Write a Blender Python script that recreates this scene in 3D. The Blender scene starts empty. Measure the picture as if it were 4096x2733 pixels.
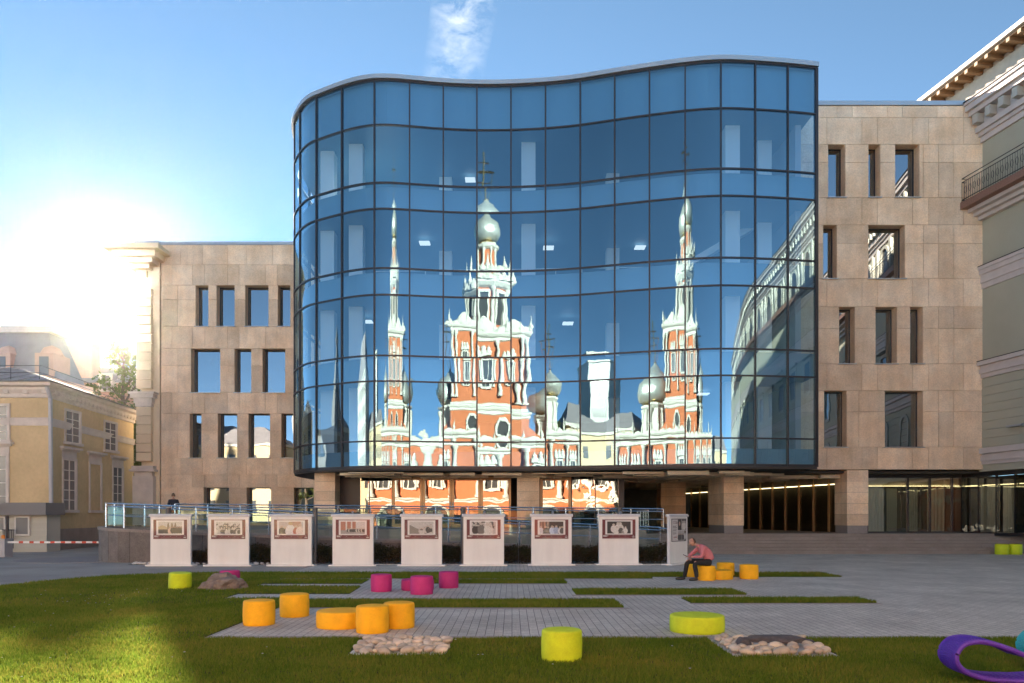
import bpy, bmesh, math, random
import numpy as np
from mathutils import Vector, Matrix, Euler
R = math.radians
random.seed(7); RNG = np.random.default_rng(7)
S = bpy.context.scene
COL = S.collection

# ------------------------------------------------------------------ camera
cd = bpy.data.cameras.new('camera'); cam = bpy.data.objects.new('camera', cd); COL.objects.link(cam)
cam.location = (0, 0, 2.0); cam.rotation_euler = (R(90), 0, 0)
cd.sensor_width = 36; cd.lens = 27.0; cd.shift_y = 0.1694; cd.clip_start = .1; cd.clip_end = 3000
S.camera = cam

# ------------------------------------------------------------------ sun + sky
SUN = Vector((-.498, 1, .275)).normalized()
SUN_EL = math.asin(SUN.z); SUN_AZ = math.atan2(SUN.x, SUN.y)      # azimuth from +Y towards +X
sd = bpy.data.lights.new('sun', 'SUN'); sd.energy = 5.0; sd.angle = R(.9); sd.color = (1, .86, .68)
so = bpy.data.objects.new('sun', sd); COL.objects.link(so); so.location = (-30, 60, 60)
so.rotation_euler = (-SUN).to_track_quat('-Z', 'Y').to_euler()
W = bpy.data.worlds.new('World'); S.world = W; W.use_nodes = True
nt = W.node_tree; nt.nodes.clear()
def wn(t, **k):
    n = nt.nodes.new(t)
    for a, b in k.items(): setattr(n, a, b)
    return n
def wl(a, b): nt.links.new(a, b)
def wmath(op, a, b=None, c=None, clamp=False):
    n = wn('ShaderNodeMath', operation=op, use_clamp=clamp)
    for i, v in enumerate((a, b, c)):
        if v is None: continue
        if isinstance(v, (int, float)): n.inputs[i].default_value = v
        else: wl(v, n.inputs[i])
    return n.outputs[0]
sky = wn('ShaderNodeTexSky', sky_type='NISHITA', sun_disc=False, sun_elevation=SUN_EL, sun_rotation=SUN_AZ,
         altitude=150, air_density=.20, dust_density=.0, ozone_density=.5)
hsv = wn('ShaderNodeHueSaturation'); hsv.inputs['Saturation'].default_value = .95
tint = wn('ShaderNodeMix', data_type='RGBA', blend_type='MULTIPLY'); tint.inputs[0].default_value = 1; tint.inputs[7].default_value = (.90, 1.09, .94, 1)
wl(sky.outputs[0], tint.inputs[6]); wl(tint.outputs[2], hsv.inputs['Color'])
# a thin streak of feathery cloud high in the sky
tc = wn('ShaderNodeTexCoord'); sx = wn('ShaderNodeSeparateXYZ'); wl(tc.outputs['Generated'], sx.inputs[0])
ymax = wmath('MAXIMUM', sx.outputs[1], .001)
u = wmath('DIVIDE', sx.outputs[0], ymax); v = wmath('DIVIDE', sx.outputs[2], ymax)
cv = wn('ShaderNodeCombineXYZ'); wl(u, cv.inputs[0]); wl(v, cv.inputs[1])
mp = wn('ShaderNodeMapping'); wl(cv.outputs[0], mp.inputs[0]); mp.inputs['Scale'].default_value = (1, 1.5, 1); mp.inputs['Rotation'].default_value = (0, 0, R(28))
nz = wn('ShaderNodeTexNoise'); nz.inputs['Scale'].default_value = 24; nz.inputs['Detail'].default_value = 8; nz.inputs['Roughness'].default_value = .62; nz.inputs['Distortion'].default_value = .35
wl(mp.outputs[0], nz.inputs['Vector'])
axis = wmath('MULTIPLY_ADD', v, .16, -.168)                      # streak axis leans right as it rises
wid = wmath('MULTIPLY_ADD', v, .05, .012)
off = wmath('ABSOLUTE', wmath('SUBTRACT', u, axis))
band = wmath('SUBTRACT', 1, wmath('DIVIDE', off, wid), clamp=True)
cl = wmath('MULTIPLY', wmath('MULTIPLY_ADD', nz.outputs[0], 3.4, -1.35, clamp=True), wmath('POWER', band, .6), clamp=True)
cl = wmath('MULTIPLY', cl, wmath('GREATER_THAN', sx.outputs[1], .05))
cl = wmath('MULTIPLY', cl, wmath('MULTIPLY_ADD', v, 3.0, -1.2, clamp=True))
mx = wn('ShaderNodeMix', data_type='RGBA'); wl(wmath('MULTIPLY', cl, .9), mx.inputs[0]); wl(hsv.outputs[0], mx.inputs[6]); mx.inputs[7].default_value = (2.0, 2.1, 2.2, 1)
bg = wn('ShaderNodeBackground'); bg.inputs[1].default_value = .075; wl(mx.outputs[2], bg.inputs[0])
wo = wn('ShaderNodeOutputWorld'); wl(bg.outputs[0], wo.inputs[0])

vs = S.view_settings; vs.view_transform = 'Standard'; vs.look = 'None'; vs.exposure = 3.2; vs.gamma = 1; vs.use_curve_mapping = False
S.render.engine = 'CYCLES'
cy = S.cycles; cy.max_bounces = 8; cy.diffuse_bounces = 4; cy.glossy_bounces = 5; cy.transparent_max_bounces = 16; cy.transmission_bounces = 6
cy.caustics_reflective = False; cy.caustics_refractive = False; cy.sample_clamp_indirect = 6; cy.use_denoising = True

# ------------------------------------------------------------------ materials
M = {}
def newmat(name):
    m = bpy.data.materials.new(name); m.use_nodes = True; t = m.node_tree; t.nodes.clear()
    o = t.nodes.new('ShaderNodeOutputMaterial'); M[name] = m
    return m, t, o
def NL(t):
    def n(ty, **k):
        x = t.nodes.new(ty)
        for a, b in k.items(): setattr(x, a, b)
        return x
    return n, t.links.new
def noise_fac(t, pos, scale, detail=4, rough=.6, dist=0):
    n, l = NL(t); z = n('ShaderNodeTexNoise'); l(pos, z.inputs['Vector'])
    z.inputs['Scale'].default_value = scale; z.inputs['Detail'].default_value = detail; z.inputs['Roughness'].default_value = rough; z.inputs['Distortion'].default_value = dist
    return z.outputs[0]
def pm(name, c, rough=.6, metal=0., v=None, v2=None, bump=None, rnd=0., c2=None, spec=.5, stretch=None, coat=0., transl=0., streak=None):
    """principled; v=(scale, amount) brightness noise, v2 the same at a second scale, bump=(scale, distance), rnd=per-object brightness, c2=(colour, scale) second colour mixed by noise"""
    m, t, o = newmat(name); n, l = NL(t)
    b = n('ShaderNodeBsdfPrincipled'); b.inputs['Roughness'].default_value = rough; b.inputs['Metallic'].default_value = metal
    b.inputs['Specular IOR Level'].default_value = spec; b.inputs['Coat Weight'].default_value = coat
    g = n('ShaderNodeNewGeometry'); pos = g.outputs['Position']
    if stretch:
        mpn = n('ShaderNodeMapping'); mpn.inputs['Scale'].default_value = stretch; l(pos, mpn.inputs[0]); pos = mpn.outputs[0]
    rgb = n('ShaderNodeRGB'); rgb.outputs[0].default_value = (*c, 1); col = rgb.outputs[0]
    if c2:
        mxn = n('ShaderNodeMix', data_type='RGBA'); l(col, mxn.inputs[6]); mxn.inputs[7].default_value = (*c2[0], 1)
        r = n('ShaderNodeMapRange'); r.inputs[1].default_value = .38; r.inputs[2].default_value = .64; l(noise_fac(t, pos, c2[1], 5), r.inputs[0]); l(r.outputs[0], mxn.inputs[0]); col = mxn.outputs[2]
    fac = None
    def mul(a, bb):
        if a is None: return bb
        q = n('ShaderNodeMath', operation='MULTIPLY'); l(a, q.inputs[0]); l(bb, q.inputs[1]); return q.outputs[0]
    for vv in (v, v2):
        if vv:
            r = n('ShaderNodeMapRange'); r.inputs[1].default_value = .3; r.inputs[2].default_value = .7; r.inputs[3].default_value = 1 - vv[1]; r.inputs[4].default_value = 1 + vv[1]
            l(noise_fac(t, pos, vv[0]), r.inputs[0]); fac = mul(fac, r.outputs[0])
    if streak:
        ms_ = n('ShaderNodeMapping'); ms_.inputs['Scale'].default_value = (1, 1, .10); l(pos, ms_.inputs[0])
        r = n('ShaderNodeMapRange'); r.inputs[1].default_value = .35; r.inputs[2].default_value = .6; r.inputs[3].default_value = 1 - streak[1]; r.inputs[4].default_value = 1.0
        l(noise_fac(t, ms_.outputs[0], streak[0], 3), r.inputs[0]); fac = mul(fac, r.outputs[0])
    if rnd:
        oi = n('ShaderNodeObjectInfo'); r = n('ShaderNodeMapRange'); r.inputs[3].default_value = 1 - rnd; r.inputs[4].default_value = 1 + rnd
        l(oi.outputs['Random'], r.inputs[0]); fac = mul(fac, r.outputs[0])
    if fac is not None:
        vm = n('ShaderNodeVectorMath', operation='SCALE'); l(col, vm.inputs[0]); l(fac, vm.inputs['Scale']); col = vm.outputs[0]
    l(col, b.inputs['Base Color'])
    if bump:
        bn = n('ShaderNodeBump'); bn.inputs['Strength'].default_value = 1; bn.inputs['Distance'].default_value = bump[1]
        l(noise_fac(t, pos, bump[0], 6, .65), bn.inputs['Height']); l(bn.outputs[0], b.inputs['Normal'])
    if transl:
        tr = n('ShaderNodeBsdfTranslucent'); l(col, tr.inputs[0]); ms = n('ShaderNodeMixShader'); ms.inputs[0].default_value = transl
        l(b.outputs[0], ms.inputs[1]); l(tr.outputs[0], ms.inputs[2]); l(ms.outputs[0], o.inputs[0])
    else: l(b.outputs[0], o.inputs[0])
    return m
def glassmat(name, refl=(1, 1, 1), base=.5, edge=.45, through=(.2, .3, .4), wave=None, rough=0.):
    """coated pane: part mirror, part see-through"""
    m, t, o = newmat(name); n, l = NL(t)
    g = n('ShaderNodeBsdfGlossy'); g.inputs['Roughness'].default_value = rough; g.inputs['Color'].default_value = (*refl, 1)
    tr = n('ShaderNodeBsdfTransparent'); tr.inputs[0].default_value = (*through, 1)
    lw = n('ShaderNodeLayerWeight'); lw.inputs[0].default_value = .5
    p = n('ShaderNodeMath', operation='POWER'); l(lw.outputs['Facing'], p.inputs[0]); p.inputs[1].default_value = 4
    q = n('ShaderNodeMath', operation='MULTIPLY_ADD'); l(p.outputs[0], q.inputs[0]); q.inputs[1].default_value = edge; q.inputs[2].default_value = base
    ms = n('ShaderNodeMixShader'); l(q.outputs[0], ms.inputs[0]); l(tr.outputs[0], ms.inputs[1]); l(g.outputs[0], ms.inputs[2]); l(ms.outputs[0], o.inputs[0])
    if wave:
        geo = n('ShaderNodeNewGeometry'); oi = n('ShaderNodeObjectInfo')
        ad = n('ShaderNodeVectorMath', operation='MULTIPLY_ADD'); l(oi.outputs['Random'], ad.inputs[0]); ad.inputs[1].default_value = (37, 53, 71); l(geo.outputs['Position'], ad.inputs[2])
        bn = n('ShaderNodeBump'); bn.inputs['Strength'].default_value = 1; bn.inputs['Distance'].default_value = wave[1]
        l(noise_fac(t, ad.outputs[0], wave[0], 1.5, .4), bn.inputs['Height']); l(bn.outputs[0], g.inputs['Normal'])
    return m
def emis(name, c, s):
    m, t, o = newmat(name); n, l = NL(t); e = n('ShaderNodeEmission'); e.inputs[0].default_value = (*c, 1); e.inputs[1].default_value = s; l(e.outputs[0], o.inputs[0]); return m

pm('limestone', (.76, .555, .37), .8, v=(.9, .12), v2=(14, .13), rnd=.14, streak=(1.6, .12), c2=((.80, .64, .475), .7), bump=(26, .004), spec=.3)
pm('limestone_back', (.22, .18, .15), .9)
pm('cream_plaster', (.72, .58, .40), .85, v=(.5, .08), bump=(30, .003))
pm('coping_metal', (.40, .42, .44), .35, .6, v=(.4, .06))
pm('dark_frame', (.035, .032, .036), .4, .3)
pm('gold_frame', (.42, .28, .15), .38, .35, v=(2, .08))
pm('white_column', (.78, .79, .78), .7)
pm('interior_wall', (.36, .40, .44), .8)
pm('interior_ceiling', (.50, .53, .56), .8)
pm('interior_floor', (.28, .28, .28), .6)
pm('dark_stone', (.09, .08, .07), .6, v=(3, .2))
pm('spandrel', (.16, .30, .40), .5)
pm('baffle', (.62, .53, .38), .55, rnd=.12, v=(3, .1))
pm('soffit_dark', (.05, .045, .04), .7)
pm('curtain', (.68, .69, .64), .9)
glassmat('facade_glass', (.62, .88, 1.0), .245, .65, (.60, .77, .89), wave=(1.0, .0024))
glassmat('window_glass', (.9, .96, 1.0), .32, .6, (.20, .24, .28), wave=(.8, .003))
glassmat('shop_glass', (.92, .95, .93), .34, .5, (.55, .58, .52), wave=(1.4, .004))
glassmat('door_glass', (.98, .96, .92), .25, .5, (.35, .36, .34), wave=(1.1, .0022))
glassmat('passage_glass', (1, .95, .85), .05, .3, (.5, .48, .42))
glassmat('rail_glass', (.9, 1, .92), .05, .12, (.78, .88, .84))
glassmat('poster_glass', (1, 1, 1), .022, .6, (.98, .98, .98), wave=(3, .003))
pm('steel', (.72, .73, .75), .22, 1.0)
pm('granite', (.17, .15, .14), .75, v=(40, .4), v2=(2.5, .2), bump=(30, .01), rnd=.12)
pm('granite_step', (.27, .235, .21), .75, v=(45, .35), v2=(1.2, .12), bump=(40, .004), rnd=.05)
pm('granite_plinth', (.26, .24, .235), .7, v=(50, .3), bump=(40, .003))
pm('asphalt', (.33, .30, .27), .85, v=(60, .25), v2=(.35, .2), bump=(80, .006))
pm('kerb', (.36, .31, .29), .8, v=(20, .15), v2=(1.2, .12), bump=(40, .003), rnd=.06)
pm('soil', (.045, .05, .015), .95, v=(9, .35), bump=(20, .02))
pm('panel_white', (.86, .84, .81), .5, v=(1.2, .03), streak=(2.5, .06))
pm('panel_edge', (.66, .66, .67), .45)
pm('poster_maroon', (.16, .03, .035), .5, v=(30, .45))
pm('poster_mat', (.80, .77, .74), .6)
pm('lamp_grey', (.36, .38, .41), .4, .4)
pm('bollard_grey', (.17, .165, .165), .45, .5)
pm('stool_yellow', (.93, .48, .012), .62, v=(70, .07), v2=(5, .10), bump=(120, .0015), spec=.35, rnd=.05)
pm('stool_lime', (.60, .74, .02), .62, v=(70, .07), v2=(5, .10), bump=(120, .0015), spec=.35, rnd=.05)
pm('stool_magenta', (.52, .035, .20), .62, v=(70, .07), v2=(5, .10), bump=(120, .0015), spec=.35, rnd=.05)
pm('pebble', (.52, .43, .32), .7, v=(8, .15), rnd=.28, c2=((.60, .50, .39), 5))
pm('white_pebble', (.68, .66, .63), .7, rnd=.1)
pm('dark_rock', (.075, .07, .075), .7, v=(12, .3), bump=(15, .02))
pm('boulder', (.20, .155, .13), .85, v=(6, .25), c2=((.28, .23, .20), 4), bump=(9, .05))
pm('purple_weave', (.12, .035, .42), .5, v=(60, .25), bump=(60, .008))
pm('cyan_weave', (.05, .45, .48), .5, v=(60, .25), bump=(60, .008))
pm('yellow_plaster', (.60, .45, .25), .9, v=(.45, .12), v2=(5, .07), bump=(12, .006))
pm('plaster_trim', (.62, .55, .49), .85, v=(2, .1))
pm('plinth_grey', (.30, .24, .205), .9, v=(1, .15))
pm('roof_tin', (.27, .25, .26), .75, .0, v=(.8, .12))
pm('pink_brick', (.52, .33, .26), .9, v=(1, .1), rnd=.05)
pm('siding', (.52, .50, .43), .7, rnd=.04)
pm('fascia_grey', (.20, .19, .19), .6)
pm('old_pane', (.16, .15, .15), .2, spec=.8)
pm('window_white', (.66, .62, .57), .6)
pm('barrier_grey', (.42, .42, .44), .5)
pm('barrier_red', (.62, .08, .04), .5)
pm('orange_lamp', (.75, .25, .03), .4)
pm('bark', (.10, .075, .055), .9, v=(8, .3), bump=(12, .03))
pm('leaf', (.085, .11, .028), .6, v=(.7, .35), rnd=.15, transl=.35)
pm('hedge_leaf', (.05, .052, .014), .65, v=(2, .45), c2=((.085, .05, .018), 1.2), transl=.25)
pm('green_wall', (.40, .395, .315), .9, v=(.4, .06), bump=(25, .003))
pm('grey_trim', (.56, .51, .49), .85, v=(1.5, .08))
pm('red_granite', (.24, .13, .095), .6, v=(25, .3))
pm('iron', (.045, .04, .045), .5, .4)
pm('concrete_block', (.40, .355, .29), .85, v=(2, .12), rnd=.08)
pm('wood_soffit', (.20, .12, .06), .7, v=(6, .2))
pm('eave_white', (.5, .5, .5), .5)
pm('church_orange', (.42, .125, .048), .85, v=(.6, .06))
pm('church_white', (.47, .46, .41), .8, v=(1, .05))
pm('dome_silver', (.46, .48, .44), .42, .55, v=(1.2, .12), bump=(2.6, .10))
pm('gold', (.85, .55, .16), .25, 1.0)
pm('dark_pane', (.05, .05, .05), .15)
pm('pale_block', (.48, .475, .455), .85, v=(.3, .05))
pm('sand_block', (.52, .42, .26), .85, v=(.3, .05))
pm('slate_block', (.16, .145, .145), .8, v=(.4, .15))
pm('skin', (.50, .27, .19), .55)
pm('hair', (.10, .065, .04), .7, v=(40, .3))
pm('shirt_pink', (.58, .19, .21), .8, v=(50, .12))
pm('trousers_black', (.018, .017, .018), .8)
pm('shoe_black', (.02, .018, .017), .35)
pm('phone_red', (.10, .02, .02), .3)
pm('shirt_navy', (.02, .022, .035), .8)
pm('cable', (.50, .49, .47), .6)
emis('led_strip', (1, .80, .42), .55)
emis('ceiling_lamp', (1, .97, .90), .14)
emis('red_tube', (1, .06, .02), .9)
emis('green_tube', (.05, 1, .12), .8)
def attr_mat(name):
    m, t, o = newmat(name); n, l = NL(t); b = n('ShaderNodeBsdfPrincipled'); b.inputs['Roughness'].default_value = .45
    a = n('ShaderNodeVertexColor'); a.layer_name = 'Col'; l(a.outputs[0], b.inputs['Base Color']); l(b.outputs[0], o.inputs[0])
attr_mat('photo_print')
def paver_mat():
    m, t, o = newmat('pavers'); n, l = NL(t)
    b = n('ShaderNodeBsdfPrincipled'); b.inputs['Roughness'].default_value = .72; b.inputs['Specular IOR Level'].default_value = .5
    g = n('ShaderNodeNewGeometry'); mp_ = n('ShaderNodeMapping'); mp_.inputs['Rotation'].default_value = (0, 0, R(90)); l(g.outputs['Position'], mp_.inputs[0])
    k = n('ShaderNodeTexBrick'); l(mp_.outputs[0], k.inputs['Vector']); k.inputs['Scale'].default_value = 1
    k.inputs['Brick Width'].default_value = .30; k.inputs['Row Height'].default_value = .15; k.inputs['Mortar Size'].default_value = .006; k.inputs['Mortar Smooth'].default_value = .3; k.inputs['Bias'].default_value = 0
    k.inputs['Color1'].default_value = (.52, .49, .44, 1); k.inputs['Color2'].default_value = (.60, .565, .51, 1); k.inputs['Mortar'].default_value = (.10, .095, .09, 1)
    r = n('ShaderNodeMapRange'); r.inputs[1].default_value = .3; r.inputs[2].default_value = .7; r.inputs[3].default_value = .72; r.inputs[4].default_value = 1.28
    l(noise_fac(t, g.outputs['Position'], 24, 5, .7), r.inputs[0])
    r2 = n('ShaderNodeMapRange'); r2.inputs[1].default_value = .3; r2.inputs[2].default_value = .7; r2.inputs[3].default_value = .78; r2.inputs[4].default_value = 1.16
    l(noise_fac(t, g.outputs['Position'], .6, 4), r2.inputs[0])
    q = n('ShaderNodeMath', operation='MULTIPLY'); l(r.outputs[0], q.inputs[0]); l(r2.outputs[0], q.inputs[1])
    vm = n('ShaderNodeVectorMath', operation='SCALE'); l(k.outputs[0], vm.inputs[0]); l(q.outputs[0], vm.inputs['Scale']); l(vm.outputs[0], b.inputs['Base Color'])
    bn = n('ShaderNodeBump'); bn.inputs['Distance'].default_value = .006; inv = n('ShaderNodeMath', operation='SUBTRACT'); inv.inputs[0].default_value = 1; l(k.outputs['Fac'], inv.inputs[1]); l(inv.outputs[0], bn.inputs['Height'])
    bn2 = n('ShaderNodeBump'); bn2.inputs['Distance'].default_value = .006; l(noise_fac(t, g.outputs['Position'], 45, 4), bn2.inputs['Height']); l(bn.outputs[0], bn2.inputs['Normal']); l(bn2.outputs[0], b.inputs['Normal'])
    l(b.outputs[0], o.inputs[0])
paver_mat()
def grass_mat():
    m, t, o = newmat('grass_blade'); n, l = NL(t)
    g = n('ShaderNodeNewGeometry'); ramp = n('ShaderNodeValToRGB'); e = ramp.color_ramp.elements
    e[0].position = 0; e[0].color = (.10, .18, .02, 1); e[1].position = 1; e[1].color = (.34, .29, .06, 1)
    x = e.new(.55); x.color = (.185, .25, .035, 1)
    mxx = n('ShaderNodeMath', operation='MULTIPLY_ADD'); l(noise_fac(t, g.outputs['Position'], .55, 5, .65), mxx.inputs[0]); mxx.inputs[1].default_value = 1.6
    rr = n('ShaderNodeMath', operation='MULTIPLY_ADD'); l(g.outputs['Random Per Island'], rr.inputs[0]); rr.inputs[1].default_value = .75; rr.inputs[2].default_value = -.70
    l(rr.outputs[0], mxx.inputs[2]); l(mxx.outputs[0], ramp.inputs[0])
    d = n('ShaderNodeBsdfDiffuse'); tr = n('ShaderNodeBsdfTranslucent'); l(ramp.outputs[0], d.inputs[0]); l(ramp.outputs[0], tr.inputs[0])
    ms = n('ShaderNodeMixShader'); ms.inputs[0].default_value = .4; l(d.outputs[0], ms.inputs[1]); l(tr.outputs[0], ms.inputs[2]); l(ms.outputs[0], o.inputs[0])
grass_mat()

# ------------------------------------------------------------------ mesh helpers
def props(o, label=None, cat=None, group=None, kind=None):
    if label: o['label'] = label
    if cat: o['category'] = cat
    if group: o['group'] = group
    if kind: o['kind'] = kind
    return o
def root_off(p):
    v = Vector((0, 0, 0))
    while p is not None: v += p.location; p = p.parent
    return v
def empty(name, loc=(0, 0, 0), rz=0, label=None, cat=None, group=None, kind=None):
    o = bpy.data.objects.new(name, None); COL.objects.link(o); o.location = loc; o.rotation_euler = (0, 0, rz); o.empty_display_size = .2
    return props(o, label, cat, group, kind)
class MB:
    def __init__(s): s.v = []; s.f = []; s.m = []; s.cm = 0
    def mat(s, i): s.cm = i; return s
    def add(s, vs, fs):
        b = len(s.v); s.v += [tuple(x) for x in vs]
        for f in fs: s.f.append(tuple(b + i for i in f)); s.m.append(s.cm)
        return s
    def box(s, x0, x1, y0, y1, z0, z1):
        return s.add([(x0, y0, z0), (x1, y0, z0), (x1, y1, z0), (x0, y1, z0), (x0, y0, z1), (x1, y0, z1), (x1, y1, z1), (x0, y1, z1)],
                     [(0, 3, 2, 1), (4, 5, 6, 7), (0, 1, 5, 4), (1, 2, 6, 5), (2, 3, 7, 6), (3, 0, 4, 7)])
    def prism(s, poly, z0, z1):
        n = len(poly); a = sum(poly[i][0] * poly[(i + 1) % n][1] - poly[(i + 1) % n][0] * poly[i][1] for i in range(n))
        if a < 0: poly = poly[::-1]
        return s.add([(x, y, z0) for x, y in poly] + [(x, y, z1) for x, y in poly],
                     [tuple(range(n))[::-1], tuple(range(n, 2 * n))] + [(i, (i + 1) % n, n + (i + 1) % n, n + i) for i in range(n)])
    def lathe(s, prof, c=(0, 0, 0), n=32, sx=1, sy=1, ph=0):
        b = [];
        for r, z in prof:
            for i in range(n):
                a = 2 * math.pi * i / n + ph; b.append((c[0] + r * math.cos(a) * sx, c[1] + r * math.sin(a) * sy, c[2] + z))
        fs = []
        for j in range(len(prof) - 1):
            for i in range(n): fs.append((j * n + i, j * n + (i + 1) % n, (j + 1) * n + (i + 1) % n, (j + 1) * n + i))
        fs.append(tuple(range(n))[::-1]); fs.append(tuple(range((len(prof) - 1) * n, len(prof) * n)))
        return s.add(b, fs)
    def tube(s, pts, r, n=8):
        pts = [Vector(p) for p in pts]; rs = r if isinstance(r, (list, tuple)) else [r] * len(pts); b = []
        for i, p in enumerate(pts):
            d = (pts[min(i + 1, len(pts) - 1)] - pts[max(i - 1, 0)]).normalized()
            up = Vector((0, 0, 1)) if abs(d.z) < .95 else Vector((1, 0, 0))
            a = d.cross(up).normalized(); c = a.cross(d)
            for k in range(n):
                t = 2 * math.pi * k / n; b.append(p + (a * math.cos(t) + c * math.sin(t)) * rs[i])
        fs = []
        for j in range(len(pts) - 1):
            for k in range(n): fs.append((j * n + k, j * n + (k + 1) % n, (j + 1) * n + (k + 1) % n, (j + 1) * n + k))
        fs.append(tuple(range(n))[::-1]); fs.append(tuple(range((len(pts) - 1) * n, len(pts) * n)))
        return s.add(b, fs)
    def sweep(s, path, prof, closed=False):
        """profile [(out, z)] carried along a plan path [(x, y)]; out is to the right-hand side of travel"""
        n = len(path); m = len(prof); b = []
        for i, (x, y) in enumerate(path):
            if closed: a, c = path[i - 1], path[(i + 1) % n]
            else: a, c = path[max(i - 1, 0)], path[min(i + 1, n - 1)]
            dx, dy = c[0] - a[0], c[1] - a[1]; L = math.hypot(dx, dy); nx, ny = dy / L, -dx / L
            for o_, z in prof: b.append((x + nx * o_, y + ny * o_, z))
        fs = []
        for i in range(n if closed else n - 1):
            j = (i + 1) % n
            for k in range(m): fs.append((i * m + k, j * m + k, j * m + (k + 1) % m, i * m + (k + 1) % m))
        if not closed: fs.append(tuple(range(m))); fs.append(tuple(range((n - 1) * m, n * m))[::-1])
        return s.add(b, fs)
    def build(s, name, mats, parent=None, smooth=False, world=True, angle=40):
        me = bpy.data.meshes.new(name)
        off_ = root_off(parent) if (parent is not None and world) else Vector((0, 0, 0))
        me.from_pydata([(x - off_.x, y - off_.y, z - off_.z) for x, y, z in s.v], [], s.f)
        if isinstance(mats, str): mats = [mats]
        for q in mats: me.materials.append(M[q])
        me.polygons.foreach_set('material_index', s.m)
        if smooth:
            me.polygons.foreach_set('use_smooth', [True] * len(s.f))
            if angle < 180: me.set_sharp_from_angle(angle=R(angle))
        me.update(); me.validate()
        o = bpy.data.objects.new(name, me); COL.objects.link(o)
        if parent is not None: o.parent = parent
        return o
UNIT = {}
def unit_box(mat):
    if mat not in UNIT:
        b = MB(); b.box(-.5, .5, -.5, .5, -.5, .5); me = bpy.data.meshes.new('block_' + mat); me.from_pydata(b.v, [], b.f); me.materials.append(M[mat]); UNIT[mat] = me
    return UNIT[mat]
def block(name, mat, x0, x1, y0, y1, z0, z1, parent=None, world=True):
    o = bpy.data.objects.new(name, unit_box(mat)); COL.objects.link(o)
    off_ = root_off(parent) if (parent is not None and world) else Vector((0, 0, 0))
    o.location = Vector(((x0 + x1) / 2, (y0 + y1) / 2, (z0 + z1) / 2)) - off_; o.scale = (x1 - x0, y1 - y0, z1 - z0)
    if parent is not None: o.parent = parent
    return o
def copy_tree(o, parent=None):
    c = o.copy(); COL.objects.link(c); c.parent = parent
    for ch in list(o.children): copy_tree(ch, c)
    return c
def box_obj(name, mat, x0, x1, y0, y1, z0, z1, parent=None, world=True):
    return MB().box(x0, x1, y0, y1, z0, z1).build(name, mat, parent, world=world)

# ------------------------------------------------------------------ ground
g = MB(); g.add([(-160, -110, 0), (120, -110, 0), (120, 119, 0), (-160, 119, 0)], [(0, 1, 2, 3)])
props(g.build('ground', 'asphalt'), kind='structure')
pv = MB(); pv.add([(-7.75, 12.3, .006), (60, 12.3, .006), (60, 41.2, .006), (-7.75, 41.2, .006)], [(0, 1, 2, 3)])
plaza = props(pv.build('plaza_paving', 'pavers'), kind='structure')
# lawns: outlines on the ground; each bed stands 5 cm proud of the paving behind a flush kerb
LAWN_LEFT = [(-5.0, 12.3), (-5.0, 16.5), (-5.05, 18.35), (-6.9, 18.35), (-6.9, 19.35), (-4.1, 19.35), (-4.2, 21.35), (-7.2, 21.45), (-7.2, 22.2), (-4.35, 22.2), (-4.4, 23.7), (-7.3, 23.75), (-7.3, 24.1),
             (-4.4, 24.15), (-4.4, 26.5), (-10.2, 26.5), (-11.6, 26.15), (-13.1, 24.9), (-13.95, 23.3), (-14.35, 21.4), (-14.5, 18), (-14.5, -6), (-5.0, -6)]
LAWN_FRONT = [(-5.0, -6), (26, -6), (26, 12.25), (4.62, 12.25), (4.62, 10.75), (3.1, 10.75), (3.1, 12.25), (-.93, 12.25), (-.93, 10.85), (-2.35, 10.85), (-2.35, 12.25), (-5.0, 12.25)]
STRIPS = [('S', -5.0, 2.4, 16.5, 18.0), ('S', -4.4, 4.4, 24.05, 26.45), ('S', 4.4, 10.6, 24.7, 26.4), ('S', -2.9, 1.6, 22.3, 23.6), ('S', 1.6, 5.85, 19.15, 20.55), ('S', 4.05, 8.25, 17.35, 18.4)]
LZ = .014
props(MB().prism(LAWN_LEFT, -.05, LZ).build('lawn_left', 'soil'), kind='structure')
props(MB().prism(LAWN_FRONT, -.05, LZ + .003).build('lawn_front', 'soil'), kind='structure')
for i, (_, x0, x1, y0, y1) in enumerate(STRIPS):
    props(box_obj('grass_strip', 'soil', x0, x1, y0, y1, -.05, LZ), kind='structure')
# pinkish edging slabs along the paving
edging = props(MB().box(-5.0, 26, 12.31, 12.34, -.05, .008).build('paving_edging', 'kerb'), kind='structure')
def edge_row(x0, x1, y0, y1, step=1.0):
    n = max(1, round((x1 - x0) / step)); w = (x1 - x0) / n
    for i in range(n): block('edging_slab', 'kerb', x0 + i * w + .004, x0 + (i + 1) * w - .004, y0, y1, -.04, .012, edging)
edge_row(-4.98, 25, 12.35, 12.62, 1.25)
edge_row(-5.0, 2.5, 16.26, 16.48, 1.25); edge_row(-6.9, 2.4, 18.05, 18.33, 1.25)
edge_row(1.5, 5.9, 18.95, 19.13, 1.1); edge_row(4.0, 8.3, 17.15, 17.33, 1.1)
edge_row(-3, 1.7, 22.1, 22.28, 1.2); edge_row(-4.4, 4.4, 23.8, 24.03, 1.25)
props(box_obj('kerb', 'kerb', -7.95, -7.77, 26.55, 32, -.05, .02), kind='structure')

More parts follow.
